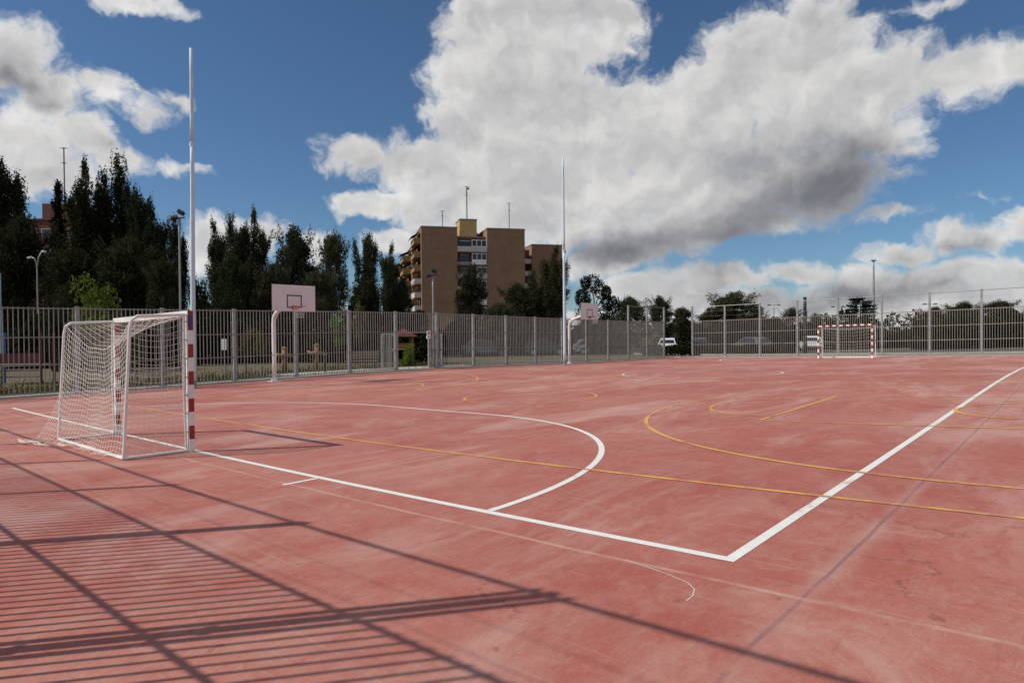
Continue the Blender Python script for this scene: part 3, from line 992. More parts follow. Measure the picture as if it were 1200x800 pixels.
# old brick house among the trees at far left
D1 = 92.
hp = site(62, D1)
hb = thing('brick_house', 'red brick building half hidden by the dark trees at far left, with rooftop mast', 'building', hp, -YAW)
kx = D1 / FPX
def hwall(b0, b1, y0, y1, row, mat='redbrick', name='wall'):
    mb = MB(); x0, x1 = (b0 - 62) * kx, (b1 - 62) * kx; z1 = lvl(62, row, D1) - hp.z
    mb.box(((x0 + x1) / 2, (y0 + y1) / 2, z1 / 2 - .5), (x1 - x0, y1 - y0, z1 + 1), mat)
    mb.box(((x0 + x1) / 2, (y0 + y1) / 2, z1 + .1), (x1 - x0 + .3, y1 - y0 + .3, .2), 'redslab')
    return mb.build(name, hb), x0, x1, z1
hw, hx0, hx1, hz1 = hwall(-30, 112, 0, 14, 258)
pz = lvl(62, 236, D1) - hp.z
mb = MB(); px0, px1 = (42 - 62) * kx, (80 - 62) * kx
mb.box(((px0 + px1) / 2, 4.2, (hz1 + .2 + pz) / 2), (px1 - px0, 5, pz - hz1 - .2), 'redbrick'); mb.build('penthouse', hb)
for b in (46, 51): MB().box(((b - 62) * kx, 3.2, pz + .32), (.45, .45, .62), 'redbrick').build('chimney', hb)
antenna(hb, (74 - 62) * kx - 2.5, 4.5, pz + .0, lvl(74, 172, D1) - hp.z - pz + 1.1)
for r in range(4):
    for c in range(9):
        x = hx0 + 1.2 + c * (hx1 - hx0 - 2.4) / 8; z = hz1 - 1.9 - r * 2.9
        if z > 1:
            mb = MB(); mb.box((x, -.03, z), (1.25, .05, 1.35), 'parapet'); w_ = mb.build('window', hb)
            mb = MB(); mb.box((x, -.06, z), (1.08, .012, 1.18), 'glass'); mb.build('pane', w_)

# ------------------------------------------------------------------ trees
def leaf(mb, p, size, rng, mi, flat=.0):
    d = Vector((rng.gauss(0, 1), rng.gauss(0, 1), rng.gauss(0, 1) * (1 - flat))).normalized()
    e = d.cross(Vector((rng.gauss(0, 1), rng.gauss(0, 1), rng.gauss(0, 1)))).normalized()
    a = size * rng.uniform(.55, 1.3); b = a * rng.uniform(.38, .62)
    i = len(mb.v)
    mb.v += [tuple(p - d * a * .5), tuple(p + e * b * .5 - d * a * .08), tuple(p + d * a * .5), tuple(p - e * b * .5 + d * a * .05)]
    mb.f.append((i, i + 1, i + 2, i + 3)); mb.m.append(mi)


def puff(mb, c, r, n, size, rng, mi, hollow=.35):
    for _ in range(n):
        d = Vector((rng.gauss(0, 1), rng.gauss(0, 1), rng.gauss(0, 1))).normalized()
        t = rng.uniform(hollow, 1.) ** .6 * rng.uniform(.8, 1.08)
        leaf(mb, Vector(c) + Vector((d.x * r[0], d.y * r[1], d.z * r[2])) * t, size, rng, mi)


def plume(mb, a, b, r, n, size, rng, mi):
    """ascending plume of leaves round a branch a-b"""
    a, b = Vector(a), Vector(b)
    for _ in range(n):
        t = rng.random()
        w = r * min(1, .3 + t * 3.2) * (1.04 - .62 * t ** 1.7) * (.8 + .35 * sin(t * 23 + a.z * 3) * (1 if r < 2 else .4))
        ang = rng.uniform(0, 2 * pi); q = w * rng.random() ** .5
        leaf(mb, a + (b - a) * t + Vector((q * cos(ang), q * sin(ang), rng.gauss(0, .25) - .5 * q / (r + .01))), size * (1.1 - .35 * t), rng, mi)


def proto(kind, mat, seed, H=12., Wd=3., size=.3, dens=1., bark='bark'):
    """unit tree: (trunk mesh, crown mesh) for a tree of height H and half width Wd"""
    rng = random.Random(seed)
    tr, cr = MB(), MB(); mi = cr.mi(mat)
    def limb(a, b, r0, r1, wob=.2):
        a, b = Vector(a), Vector(b); pts = []
        for i in range(5):
            t = i / 4
            pts.append(a + (b - a) * t + Vector((rng.gauss(0, wob), rng.gauss(0, wob), 0)) * math.sin(pi * t))
        tr.tube(pts, [r0 + (r1 - r0) * i / 4 for i in range(5)], bark, 6)
    if kind == 'poplar':
        top = Vector((rng.uniform(-.3, .3), rng.uniform(-.3, .3), H))
        limb((0, 0, -.3), top * .96, .24, .03)
        plume(cr, (0, 0, H * .01), top * .90, Wd * .80, int(5200 * dens), size, rng, mi)
        nl = 5
        for i in range(nl):                       # leaders: upright feathers of different height
            ang = 2 * pi * i / nl + rng.uniform(-.4, .4); zt_ = H * (1.0 if i == 0 else rng.uniform(.70, .97))
            sp = Wd * (rng.uniform(.15, .3) if i == 0 else rng.uniform(.40, .78))
            b = Vector((sp * cos(ang), sp * sin(ang), zt_)); a = Vector((sp * .15 * cos(ang), sp * .15 * sin(ang), H * rng.uniform(.12, .3)))
            limb(a, b, .10, .015, .15)
            plume(cr, a, b, Wd * rng.uniform(.42, .56), int(2300 * dens), size, rng, mi)
            for q in range(12):                   # side twigs on each leader
                t = rng.uniform(.35, .96); p0 = a + (b - a) * t; an2 = rng.uniform(0, 2 * pi)
                rr_ = Wd * rng.uniform(.25, .50) * (1.2 - .55 * t)
                p1 = p0 + Vector((rr_ * cos(an2), rr_ * sin(an2), H * rng.uniform(.04, .10)))
                plume(cr, p0, p1, Wd * .17, int(170 * dens), size, rng, mi)
        for i in range(16):
            z0 = H * rng.uniform(.02, .5); ang = rng.uniform(0, 2 * pi); reach = Wd * rng.uniform(.6, 1.05)
            b = Vector((reach * cos(ang), reach * sin(ang), z0 + H * rng.uniform(.10, .22)))
            limb((0, 0, z0), b, .06, .015, .1)
            plume(cr, (reach * .3 * cos(ang), reach * .3 * sin(ang), z0 + .05 * H), b, Wd * rng.uniform(.28, .40), int(480 * dens), size, rng, mi)
    elif kind == 'round':
        limb((0, 0, -.3), (rng.uniform(-.4, .4), rng.uniform(-.4, .4), H * .6), .28, .12)
        for i in range(64):
            ang = rng.uniform(0, 2 * pi); zz = rng.random() ** .8
            prof = (math.sin(pi * min(1, .16 + .84 * zz)) ** .62) * (1.0 if zz < .75 else 1 - (zz - .75) * 1.2)
            r = Wd * prof * rng.uniform(.25, .86)
            c = Vector((r * cos(ang), r * sin(ang), H * (.05 + .87 * zz)))
            if i % 2 == 0: limb((0, 0, max(.5, c.z * .55)), c, .08, .02, .12)
            s_ = Wd * rng.uniform(.17, .36)
            puff(cr, c, (s_, s_, s_ * rng.uniform(.7, 1.1)), int(rng.uniform(220, 340) * dens), size, rng, mi)
        for i in range(14):
            ang = rng.uniform(0, 2 * pi); c = Vector((Wd * .5 * cos(ang), Wd * .5 * sin(ang), H * rng.uniform(.75, .9)))
            e = c + Vector((Wd * .28 * cos(ang), Wd * .28 * sin(ang), H * rng.uniform(.05, .12)))
            plume(cr, c, e, Wd * .12, int(50 * dens), size, rng, mi); limb((0, 0, c.z * .8), e, .04, .012, .1)
    elif kind == 'conifer':
        limb((0, 0, -.3), (0, 0, H), .22, .02, .03)
        n = 46
        for i in range(n):
            t = i / (n - 1); z = H * (.06 + .92 * t); R = Wd * (1 - t) ** .8 * rng.uniform(.65, 1.1) + .1
            for q in range(5 if t < .8 else 3):
                ang = rng.uniform(0, 2 * pi)
                b = Vector((R * cos(ang), R * sin(ang), z - R * .18))
                if q == 0: tr.tube([(0, 0, z), b], [.03, .01], bark, 4)
                for _ in range(int(34 * dens)):
                    u = rng.random() ** .7
                    leaf(cr, Vector((0, 0, z)) + (b - Vector((0, 0, z))) * u + Vector((rng.gauss(0, .16), rng.gauss(0, .16), rng.gauss(0, .14))), size * .8, rng, mi, .3)
    elif kind == 'umbrella':
        limb((0, 0, -.3), (.2, 0, H * .55), .26, .18)
        spots = [(-.62, .1, .78), (-.2, -.3, .90), (.02, .4, .80), (.52, 0, .90), (.95, .2, .70), (-.9, .3, .62), (.3, -.4, .70), (-.4, .4, .64)]
        for x, y, z in spots:
            c = Vector((x * Wd, y * Wd, z * H)); limb((.2, 0, H * .5), c, .12, .04)
            rr_ = Wd * rng.uniform(.26, .40)
            puff(cr, c, (rr_, rr_, rr_ * .85), int(620 * dens), size, rng, mi, .5)
        for i in range(10):
            ang = rng.uniform(0, 2 * pi); c = Vector((Wd * .6 * cos(ang), Wd * .6 * sin(ang), H * rng.uniform(.2, .5)))
            limb((0, 0, c.z), c, .06, .02); puff(cr, c, (Wd * .34, Wd * .34, Wd * .26), int(300 * dens), size, rng, mi)
    elif kind == 'cedar':
        limb((0, 0, -.3), (.1, 0, H * .97), .25, .04, .08)
        for i in range(13):
            t = i / 12; z = H * (.12 + .86 * t); R = Wd * (1.05 - .55 * t) * rng.uniform(.7, 1.1)
            for q in range(4):
                ang = rng.uniform(0, 2 * pi)
                b = Vector((R * cos(ang), R * sin(ang), z + .15))
                tr.tube([(0, 0, z), b], [.06, .015], bark, 5)
                for _ in range(int(170 * dens)):
                    u = rng.uniform(.2, 1.05); w = .30 * R * u
                    leaf(cr, Vector((0, 0, z)) + (b - Vector((0, 0, z))) * u + Vector((rng.uniform(-w, w), rng.uniform(-w, w), rng.gauss(0, .14))), size, rng, mi, .6)
    elif kind == 'shrub':
        for i in range(26):
            ang = rng.uniform(0, 2 * pi); zz = rng.random(); r = Wd * rng.uniform(.1, .80) * (1 - .45 * zz)
            c = Vector((r * cos(ang), r * sin(ang), H * (.12 + .74 * zz)))
            limb((r * .2 * cos(ang), r * .2 * sin(ang), -.1), c, .05, .012, .08)
            s_ = Wd * rng.uniform(.2, .36)
            puff(cr, c, (s_, s_, s_ * .9), int(170 * dens), size, rng, mi)
    elif kind == 'sapling':
        limb((0, 0, -.2), (.05, 0, H * .8), .05, .015, .05)
        for i in range(12):
            ang = rng.uniform(0, 2 * pi); r = Wd * rng.uniform(.1, .7); c = Vector((r * cos(ang), r * sin(ang), H * rng.uniform(.45, .92)))
            limb((0, 0, c.z * .7), c, .02, .006, .04)
            puff(cr, c, (Wd * .34,) * 3, int(60 * dens), size, rng, mi, .1)
    tm = tr.build('trunk'); cm = cr.build('crown')
    r = (tm, cm, H, Wd)
    COL.objects.unlink(tm); COL.objects.unlink(cm)
    return r


PT = dict(
    pop1=proto('poplar', 'poplar', 11, 15, 3.2, .29), pop2=proto('poplar', 'poplar', 23, 15, 3.5, .29),
    pop3=proto('poplar', 'poplar', 31, 14, 2.9, .29, .75), pop4=proto('poplar', 'olive', 37, 12, 2.6, .29, .8),
    rnd1=proto('round', 'broad', 41, 11, 4.2, .27, 1.35), rnd2=proto('round', 'broad', 53, 10, 4.4, .27, 1.15, 'palebark'),
    rnd3=proto('round', 'olive', 59, 9, 4.5, .27, 1.3), airy=proto('round', 'olive', 61, 10, 4.0, .28, .35, 'palebark'),
    con=proto('conifer', 'pine', 71, 13, 2.8, .40, 1.5), umb=proto('umbrella', 'pine', 83, 8, 3.6, .28),
    ced=proto('cedar', 'pine', 89, 8, 3.4, .32), shr=proto('shrub', 'broad', 97, 3, 2.2, .20),
    fre=proto('shrub', 'fresh', 101, 3.4, 2.3, .20), oli=proto('shrub', 'olive', 107, 3., 2.4, .19),
    sap=proto('sapling', 'straw', 109, 2.4, .9, .13, 1.2), sapg=proto('sapling', 'fresh', 113, 2.8, 1.0, .14),
)
PNAME = dict(pop='poplar_tree', rnd='broadleaf_tree', air='broadleaf_tree', con='conifer_tree', umb='pine_tree', ced='cedar_tree', shr='shrub', fre='shrub', oli='shrub', sap='sapling')
rt = random.Random(99)


def tree(pk, bearing, depth, top, half, label, group=None, base=None):
    """half = half width of the crown as seen, in survey units"""
    tm, cm, H, Wd = PT[pk]
    p = site(bearing, depth)
    h = lvl(bearing, top, depth) - p.z
    w = half / FPX * depth
    nm = PNAME[pk[:3]]
    cat = 'tree' if nm.endswith('tree') else nm
    o = thing(nm, label, cat, p, rt.uniform(0, 6.28), group)
    o.scale = (w / Wd, w / Wd, h / H)
    for src, n in ((tm, 'stem' if cat != 'tree' else 'trunk'), (cm, 'crown' if cat == 'tree' else 'foliage')):
        c = src.copy(); c.name = n; COL.objects.link(c); c.parent = o
        mn = c.material_slots[0].material.name
        if n == 'crown' and bearing > 230 and mn in ('dark_poplar_leaves', 'dark_broad_leaves'):
            c.material_slots[0].link = 'OBJECT'
            c.material_slots[0].material = M['popm' if 'poplar' in mn else 'broadm']
    return o


GL = 'dark trees at the left beyond the fence'
GM = 'trees in the middle left between the tall pole and the brick block'
GB = 'trees in front of the brick block'
GR = 'trees beyond the far fence'
tree('pop3', 10, 47, 190, 34, 'open ragged poplar at the extreme left edge, sky showing through its top', GL)
tree('pop2', -34, 50, 205, 52, 'dense dark poplar cut by the left edge of the picture', GL)
tree('con', 71, 56, 214, 24, 'dark narrow conifer in front of the red brick building and its mast', GL)
tree('pop1', 104, 52, 190, 31, 'left one of the two tallest dark poplars, leaning slightly left', GL)
tree('pop2', 139, 54, 182, 35, 'tallest dark poplar, right one of the two tallest', GL)
tree('pop3', 165, 51, 220, 22, 'narrow dark poplar just right of the tallest one, a step lower', GL)
tree('pop1', 186, 50, 243, 26, 'lower dark poplar halfway down the slope of the left tree group', GL)
tree('pop2', 207, 47, 254, 22, 'last dark poplar of the left group, behind the floodlight mast', GL)
tree('rnd1', 28, 45, 250, 48, 'wide dark rounded tree below the open ragged poplar at far left', GL)
tree('rnd2', 85, 43, 285, 42, 'dark rounded tree behind the double armed street lamp', GL)
tree('rnd1', 150, 44, 276, 44, 'broad dark tree under the tallest poplars, above the bright shrub', GL)
tree('rnd2', 192, 42, 300, 28, 'low dark tree beside the foot of the floodlight mast', GL)
tree('fre', 116, 35, 323, 50, 'bright green shrub rising over the left fence behind the nearest goal')
tree('oli', 66, 36, 343, 24, 'dull green shrub at the left of the bright green one')
tree('shr', 234, 44, 324, 21, 'small dark bush in the gap just right of the tall pole')
tree('pop1', 257, 58, 260, 20, 'left spire of the three poplars right of the tall pole', GM)
tree('pop2', 277, 57, 250, 23, 'middle poplar of the three right of the tall pole', GM)
tree('pop1', 300, 58, 249, 25, 'right poplar of the three, above the left end of the backboard', GM)
tree('rnd3', 272, 50, 300, 30, 'grey green rounded tree at the foot of the three poplars', GM)
tree('rnd1', 346, 56, 263, 31, 'broad dark tree rising straight above the nearer backboard', GM)
tree('rnd2', 392, 55, 266, 25, 'airy grey green tree right of the nearer backboard', GM)
tree('rnd1', 322, 50, 306, 30, 'dark rounded tree behind the left half of the nearer backboard', GM)
tree('rnd2', 374, 49, 312, 28, 'low dark tree behind the right half of the nearer backboard', GM)
tree('pop3', 432, 57, 275, 23, 'slim poplar with sky gaps, well left of the brick block', GM)
tree('pop1', 457, 60, 288, 18, 'short slim poplar next to the balconies of the brick block', GM)
tree('rnd3', 430, 50, 330, 34, 'low bushy tree filling the foot of the slim poplars', GM)
tree('rnd1', 472, 58, 325, 18, 'small dark tree covering the lower balconies of the brick block', GM)
tree('rnd1', 554, 66, 309, 24, 'rounded dark tree in front of the recessed balconies', GB)
tree('rnd3', 607, 64, 334, 32, 'wide low tree in front of the right half of the brick block', GB)
tree('pop2', 627, 66, 316, 22, 'dark poplar in front of the second wing, lower of the two', GB)
tree('pop1', 648, 65, 290, 22, 'dark poplar touching the farther tall pole, higher of the two', GB)
tree('rnd2', 585, 60, 352, 26, 'low tree between the floodlight mast and the farther pole', GB)
tree('umb', 697, 72, 323, 26, 'dark pine of rounded clumps above the farther basketball backboard', GB)
tree('rnd3', 738, 78, 349, 30, 'olive green tree right of the farther backboard', GR)
tree('rnd1', 773, 82, 346, 19, 'small pointed dark tree above the raised corner of the fence', GR)
tree('rnd2', 800, 86, 358, 19, 'low dark tree right of the raised fence corner', GR)
tree('rnd2', 830, 84, 364, 22, 'low tree at the left shoulder of the wide tree', GR)
tree('rnd1', 861, 82, 341, 40, 'wide dark tree in the middle of the far fence', GR)
tree('airy', 888, 80, 358, 20, 'thin pale branched tree at the right shoulder of the wide tree', GR)
tree('airy', 928, 82, 359, 25, 'sparse tree left of the thick dark post', GR)
tree('airy', 956, 84, 366, 18, 'sparse leaning tree just right of the thick dark post', GR)
tree('ced', 1008, 76, 350, 26, 'layered dark cedar behind the distant goal', GR)
tree('rnd2', 975, 90, 372, 15, 'little round tree above the left post of the distant goal', GR)
tree('rnd2', 1032, 72, 384, 20, 'low dark tree right of the distant goal', GR)
tree('rnd3', 1062, 70, 385, 20, 'lowest olive tree between the distant goal and the dark trees at right', GR)
tree('rnd1', 1096, 66, 359, 25, 'leftmost of the close dark trees at far right', GR)
tree('rnd1', 1130, 64, 353, 30, 'second of the close dark trees at far right, wide and even', GR)
tree('rnd2', 1170, 62, 350, 31, 'third and highest of the close dark trees at far right', GR)
tree('rnd1', 1212, 60, 360, 32, 'dark tree cut by the right edge of the picture', GR)
tree('sap', 288, 31, 381, 14, 'yellow green sapling just right of the white notice')
tree('sap', 308, 32, 385, 13, 'yellow green sapling just left of the nearer hoop post')
tree('sapg', 396, 36, 366, 13, 'young green sapling right of the nearer backboard')
tree('sap', 423, 37, 351, 12, 'taller yellow green sapling behind the wooden bench')
tree('fre', 479, 37, 402, 13, 'leafy green bush seen through the open gate')


def hedge(b0, b1, depth, row, thick, label, mat='broad', seed=1, n=16000, size=.34):
    """straggling hedge between two bearings"""
    rng = random.Random(seed)
    pa, pb = site(b0, depth), site(b1, depth)
    mid = (pa + pb) / 2
    t = thing('hedge', label, 'hedge', mid)
    d = (pb - pa); L = d.length; d.normalize(); nn = Vector((-d.y, d.x, 0))
    h = lvl((b0 + b1) / 2, row, depth) - mid.z
    cr, st = MB(), MB(); mi = cr.mi(mat)
    ph = [rng.uniform(0, 6) for _ in range(6)]
    for _ in range(int(n * 1.4)):
        s = rng.uniform(-.5, .5) * L
        top = h * (.80 + .12 * sin(s * .55 + ph[0]) + .09 * sin(s * 1.4 + ph[1]) + .06 * sin(s * 3.7 + ph[2]))
        z = top * rng.random() ** .75
        w = thick * (.6 + .25 * sin(s * .9 + ph[3])) * math.sin(pi * min(1, .25 + .75 * z / top * .98)) ** .5
        q = rng.choice((-1, 1)) * w * rng.random() ** .35
        leaf(cr, d * s + nn * q + Vector((0, 0, z)), size, rng, mi)
    for i in range(int(L / .9)):
        s = -.5 * L + (i + rng.random()) * .9
        p = d * s + nn * rng.uniform(-.3, .3) * thick
        st.tube([(p.x, p.y, -.3), (p.x + rng.gauss(0, .15), p.y + rng.gauss(0, .15), h * rng.uniform(.45, .8))], [.05, .015], 'bark', 5)
    cr.build('foliage', t); st.build('stem', t)
    return t


hedge(-70, 232, 40, 366, 1.3, 'long dark hedge behind the left fence from the picture edge to the tall pole', 'poplar', 3, 26000)
hedge(222, 500, 44, 366, 1.4, 'dark hedge behind the playground, from the tall pole to the gate', 'broad', 5, 20000)
hedge(505, 735, 62, 378, 1.6, 'dark hedge behind the left fence between the gate and the raised corner', 'broad', 6, 22000)
hedge(795, 1000, 68, 372, 1.6, 'dark hedge beyond the road behind the far fence, left of the distant goal', 'poplar', 7, 20000)
hedge(752, 934, 57, 401, .7, 'knee high scruffy bushes right outside the far fence, before the parked cars', 'broad', 12, 9000, .2)
hedge(1000, 1075, 68, 390, 1.4, 'short low hedge right behind the distant goal', 'broad', 8, 9000)
hedge(1072, 1300, 58, 361, 1.8, 'tall dark hedge under the close trees at far right', 'poplar', 9, 26000)


def far_wood():
    rng = random.Random(5); mb = MB(); mi = mb.mi('broad')
    for _ in range(26000):
        b = rng.uniform(-900, 2100); dpt = rng.uniform(210, 250)
        p = site(b, dpt); h = 5.5 + 2 * sin(b * .02) + 1.6 * sin(b * .071 + 1) + 1. * sin(b * .23)
        leaf(mb, Vector((p.x, p.y, p.z + h * rng.random() ** .8)), 1.6, rng, mi)
    return tag(mb.build('distant_wood'), 'distant dark line of trees along the horizon', 'wood', None, 'stuff')


far_wood()


def grass():
    rng = random.Random(8); mb = MB(); a, b = mb.mi('straw'), mb.mi('oli_' if False else 'olive')
    for _ in range(15000):
        x = rng.uniform(-6, 24); y = 23.7 + abs(rng.gauss(0, 3.2))
        if 10.6 < x < 23.7 and 24.1 < y < 26.5: continue
        h = rng.uniform(.05, .22); z = gz(x, y) - .06; an = rng.uniform(0, 6.28); w = .02
        i = len(mb.v)
        mb.v += [(x - w * cos(an), y - w * sin(an), z), (x + w * cos(an), y + w * sin(an), z), (x + rng.gauss(0, .06), y + rng.gauss(0, .06), z + h)]
        mb.f.append((i, i + 1, i + 2)); mb.m.append(a if rng.random() < .7 else b)
    return tag(mb.build('dry_grass'), 'dry yellowish grass on the verge outside the left fence', 'grass', None, 'stuff')


grass()

# ------------------------------------------------------------------ playground pieces beyond the left fence
def at(name, label, cat, bearing, depth, turn=0., group=None):
    return thing(name, label, cat, site(bearing, depth), -YAW + turn, group)


t = at('notice_board', 'small white notice on a thin post behind the left fence', 'sign', 263, 31)
MB().tube([(0, 0, 0), (0, 0, 1.75)], .03, 'galvd', 8).build('post', t)
MB().box((0, -.05, 1.42), (.24, .025, .52), 'white').build('panel', t)
def springer(bearing, depth, h, label):
    t = at('timber_figure', label, 'play figure', bearing, depth, .2, 'timber play figures')
    mb = MB(); mb.tube([(0, 0, 0), (0, 0, h * .55), (0, 0, h * .98)], [.13, .10, .12], 'timber', 10); mb.build('trunk_post', t, True)
    mb = MB(); mb.tube([(-.48, 0, h * .80), (-.25, 0, h * .70), (0, -.02, h * .72), (.25, 0, h * .70), (.52, 0, h * .66)], [.05, .09, .12, .09, .05], 'timber', 8); mb.build('cross_arm', t, True)
    mb = MB(); mb.tube([(0, 0, h * .98 + .002), (0, 0, h * 1.02), (0, 0, h * 1.1)], [.12, .15, .06], 'timber', 10); mb.build('top_cap', t, True)
springer(371, 33, 1.25, 'taller orange timber figure with spread arms behind the fence')
springer(333, 33, 1.12, 'smaller orange timber figure close to the nearer hoop post')
t = at('bollard', 'thin dark bollard right of the taller timber figure', 'bollard', 380.5, 31.5)
MB().tube([(0, 0, 0), (0, 0, .80)], .05, 'dark', 8).build('shaft', t)
MB().tube([(0, 0, .802), (0, 0, .84), (0, 0, .88)], [.06, .06, .03], 'dark', 8).build('cap', t)
t = at('park_bench', 'slatted wooden bench left of the open gate beyond the fence', 'bench', 424, 34, .12)
mb = MB()
for y in (-.18, -.05, .08): mb.box((0, y, .44), (1.7, .11, .04), 'wood')
mb.build('seat', t)
mb = MB()
for z in (.60, .74, .88): mb.beam((-.85, .22 + (z - .5) * .2, z), (.85, .22 + (z - .5) * .2, z), .03, .11, 'wood')
mb.build('backrest', t)
for sx in (-.68, .68):
    mb = MB(); mb.beam((sx, -.2, 0), (sx, -.2, .415), .06, .06, 'dark'); mb.beam((sx, .16, 0), (sx, .16, .415), .06, .06, 'dark')
    mb.beam((sx, .21, .40), (sx, .335, .95), .05, .04, 'dark'); mb.build('leg', t)
t = at('climbing_frame', 'red and blue climbing frame behind the left fence at the picture edge', 'climbing frame', 26, 27, .15)
for x, m_ in ((-.95, 'play_blue'), (.95, 'play_red')):
    for y in (-.5, .5): MB().tube([(x, y, 0), (x, y, 2.1)], .05, m_, 8).build('post', t)
mb = MB(); mb.box((0, -.5, 1.05), (1.78, .04, .42), 'play_red'); mb.build('panel', t)
mb = MB(); mb.box((0, 0, .78), (1.78, .9, .05), 'wood'); mb.build('deck', t)
mb = MB()
for z in (.3, .55): mb.tube([(-.9, -.5, z), (.9, -.5, z)], .022, 'play_red', 6)
mb.build('rung', t)
MB().box((-.95, -.5, 2.25), (.24, .24, .28), 'play_blue').build('post_cap', t)
t = at('play_tower', 'wooden play tower with red roof seen through the gate opening', 'play tower', 473, 42, .3)
for x in (-.5, .5):
    for y in (-.5, .5): MB().beam((x, y, 0), (x, y, 1.72), .1, .1, 'timber').build('post', t)
MB().box((0, 0, .9), (1.3, 1.3, .06), 'wood').build('deck', t)
mb = MB()
pk = (0, 0, 2.25); cs = [(-.8, -.8, 1.72), (.8, -.8, 1.72), (.8, .8, 1.72), (-.8, .8, 1.72)]
for i in range(4): mb.face([cs[i], cs[(i + 1) % 4], pk], 'play_red')
mb.face(list(reversed(cs)), 'play_red'); mb.build('roof', t)
mb = MB(); mb.box((0, -.52, 1.15), (.88, .04, .3), 'timber'); mb.build('railing', t)

# ------------------------------------------------------------------ cars
def loft(mb, prof, widths, mat):
    """side outline extruded across, narrower at the top"""
    L = [(x, -w, z) for (x, z), w in zip(prof, widths)]; R = [(x, w, z) for (x, z), w in zip(prof, widths)]
    n = len(prof)
    for i in range(n):
        j = (i + 1) % n
        mb.face([L[i], L[j], R[j], R[i]], mat)
    mb.face(L[::-1], mat); mb.face(R, mat)


def make_car(van=False):
    t = thing('parked_van' if van else 'parked_car', '-', 'van' if van else 'car')
    if van:
        prof = [(-2.2, .32), (2.15, .32), (2.25, .55), (2.2, .95), (1.55, 1.15), (.95, 1.82), (.7, 1.92), (-2.0, 1.92), (-2.15, 1.75), (-2.22, .6)]
        wd = [.84, .84, .86, .87, .86, .74, .70, .70, .74, .87]
        win = [(1.42, 1.18), (.93, 1.76), (.70, 1.80), (-.2, 1.80), (-.2, 1.18)]; wt = 1.47
    else:
        prof = [(-1.95, .30), (1.95, .30), (2.05, .48), (2.0, .72), (1.05, .93), (.45, 1.38), (.1, 1.47), (-1.0, 1.47), (-1.55, 1.36), (-1.95, .98), (-2.02, .6)]
        wd = [.80, .80, .83, .84, .83, .66, .62, .62, .64, .80, .84]
        win = [(.92, .96), (.42, 1.34), (.08, 1.40), (-1.0, 1.40), (-1.48, 1.28), (-1.6, .96)]
    mb = MB(); loft(mb, prof, wd, 'carpaint_white'); body = mb.build('body', t)
    for sy in (-1, 1):
        mb = MB(); pts = []
        for x, z in win:
            base, top_ = (1.15, 1.85) if van else (.93, 1.42)
            f = (z - base) / (top_ - base); w = (.875 if van else .842) + ((.72 if van else .64) - (.87 if van else .83)) * f
            pts.append((x, sy * (w + .003), z))
        mb.face(pts if sy < 0 else pts[::-1], 'glass'); mb.build('side_window', t)
    xa, za, xb, zb = (1.5, 1.22, 1.0, 1.78) if van else (.98, .99, .50, 1.36)
    mb = MB(); mb.face([(xa + .012, -.72, za), (xa + .012, .72, za), (xb + .012, .62, zb), (xb + .012, -.62, zb)], 'glass'); mb.build('windscreen', t)
    xr0, zr0, xr1, zr1 = (-2.2, 1.05, -2.165, 1.68) if van else (-1.93, 1.02, -1.60, 1.33)
    mb = MB(); mb.face([(xr0 - .014, .70, zr0), (xr0 - .014, -.70, zr0), (xr1 - .014, -.58, zr1), (xr1 - .014, .58, zr1)], 'glass'); mb.build('rear_window', t)
    for x in (-1.3, 1.32):
        for sy in (-1, 1):
            mb = MB(); mb.tube([(x, sy * .66, .31), (x, sy * .86, .31)], .31, 'tyre', 18); w = mb.build('wheel', t)
            mb = MB(); mb.tube([(x, sy * .855, .31), (x, sy * .868, .31)], .19, 'carpaint_silver', 14); mb.build('rim', w)
    for sy in (-1, 1):
        mb = MB(); mb.box((2.0 if not van else 2.2, sy * .60, .66 if not van else .84), (.12, .34, .15), 'lamp'); mb.build('headlight', t)
        mb = MB(); mb.box((-2.0 if not van else -2.2, sy * .68, .82 if not van else .95), (.08, .2, .2 if not van else .5), 'taillamp'); mb.build('tail_light', t)
    for x in ((2.03, -2.02) if not van else (2.24, -2.23)): MB().box((x, 0, .42), (.1, 1.5, .16), 'dark').build('bumper', t)
    return t


def set_paint(t, mat):
    for c in t.children:
        if c.name.split('.')[0] == 'body':
            c.material_slots[0].link = 'OBJECT'; c.material_slots[0].material = M[mat]


car = make_car()
spots = [(car, 820, 66, 1.25, 'carpaint_dark', 'dark car parked right of the white car beyond the fence corner'),
         (car, 880, 64, 1.9, 'carpaint_grey', 'grey car parked under the wide tree beyond the far fence'),
         (car, 783, 62, 1.28, 'carpaint_white', 'white car parked beyond the raised corner of the fence'),
         (car, 950, 62, 1.25, 'carpaint_white', 'white car parked just left of the distant goal'),
         (car, 432, 52, .35, 'carpaint_grey', 'grey car behind the hedge foot left of the gate'),
         (car, 569, 60, .25, 'carpaint_grey', 'grey car glimpsed through the fence right of the gate'),
         (car, 636, 61, .30, 'carpaint_dark', 'dark car glimpsed through the fence left of the farther pole'),
         (car, 694, 62, .28, 'carpaint_silver', 'silver car glimpsed through the fence below the farther backboard')]
used = False
for src, b, dpt, ang, mat, lab in spots:
    o = car if not used else copy_tree(car); used = True
    o.location = site(b, dpt) + Vector((0, 0, .02)); o.rotation_euler = (0, 0, -YAW + ang)
    tag(o, lab, 'car', 'cars parked beyond the fences'); set_paint(o, mat)
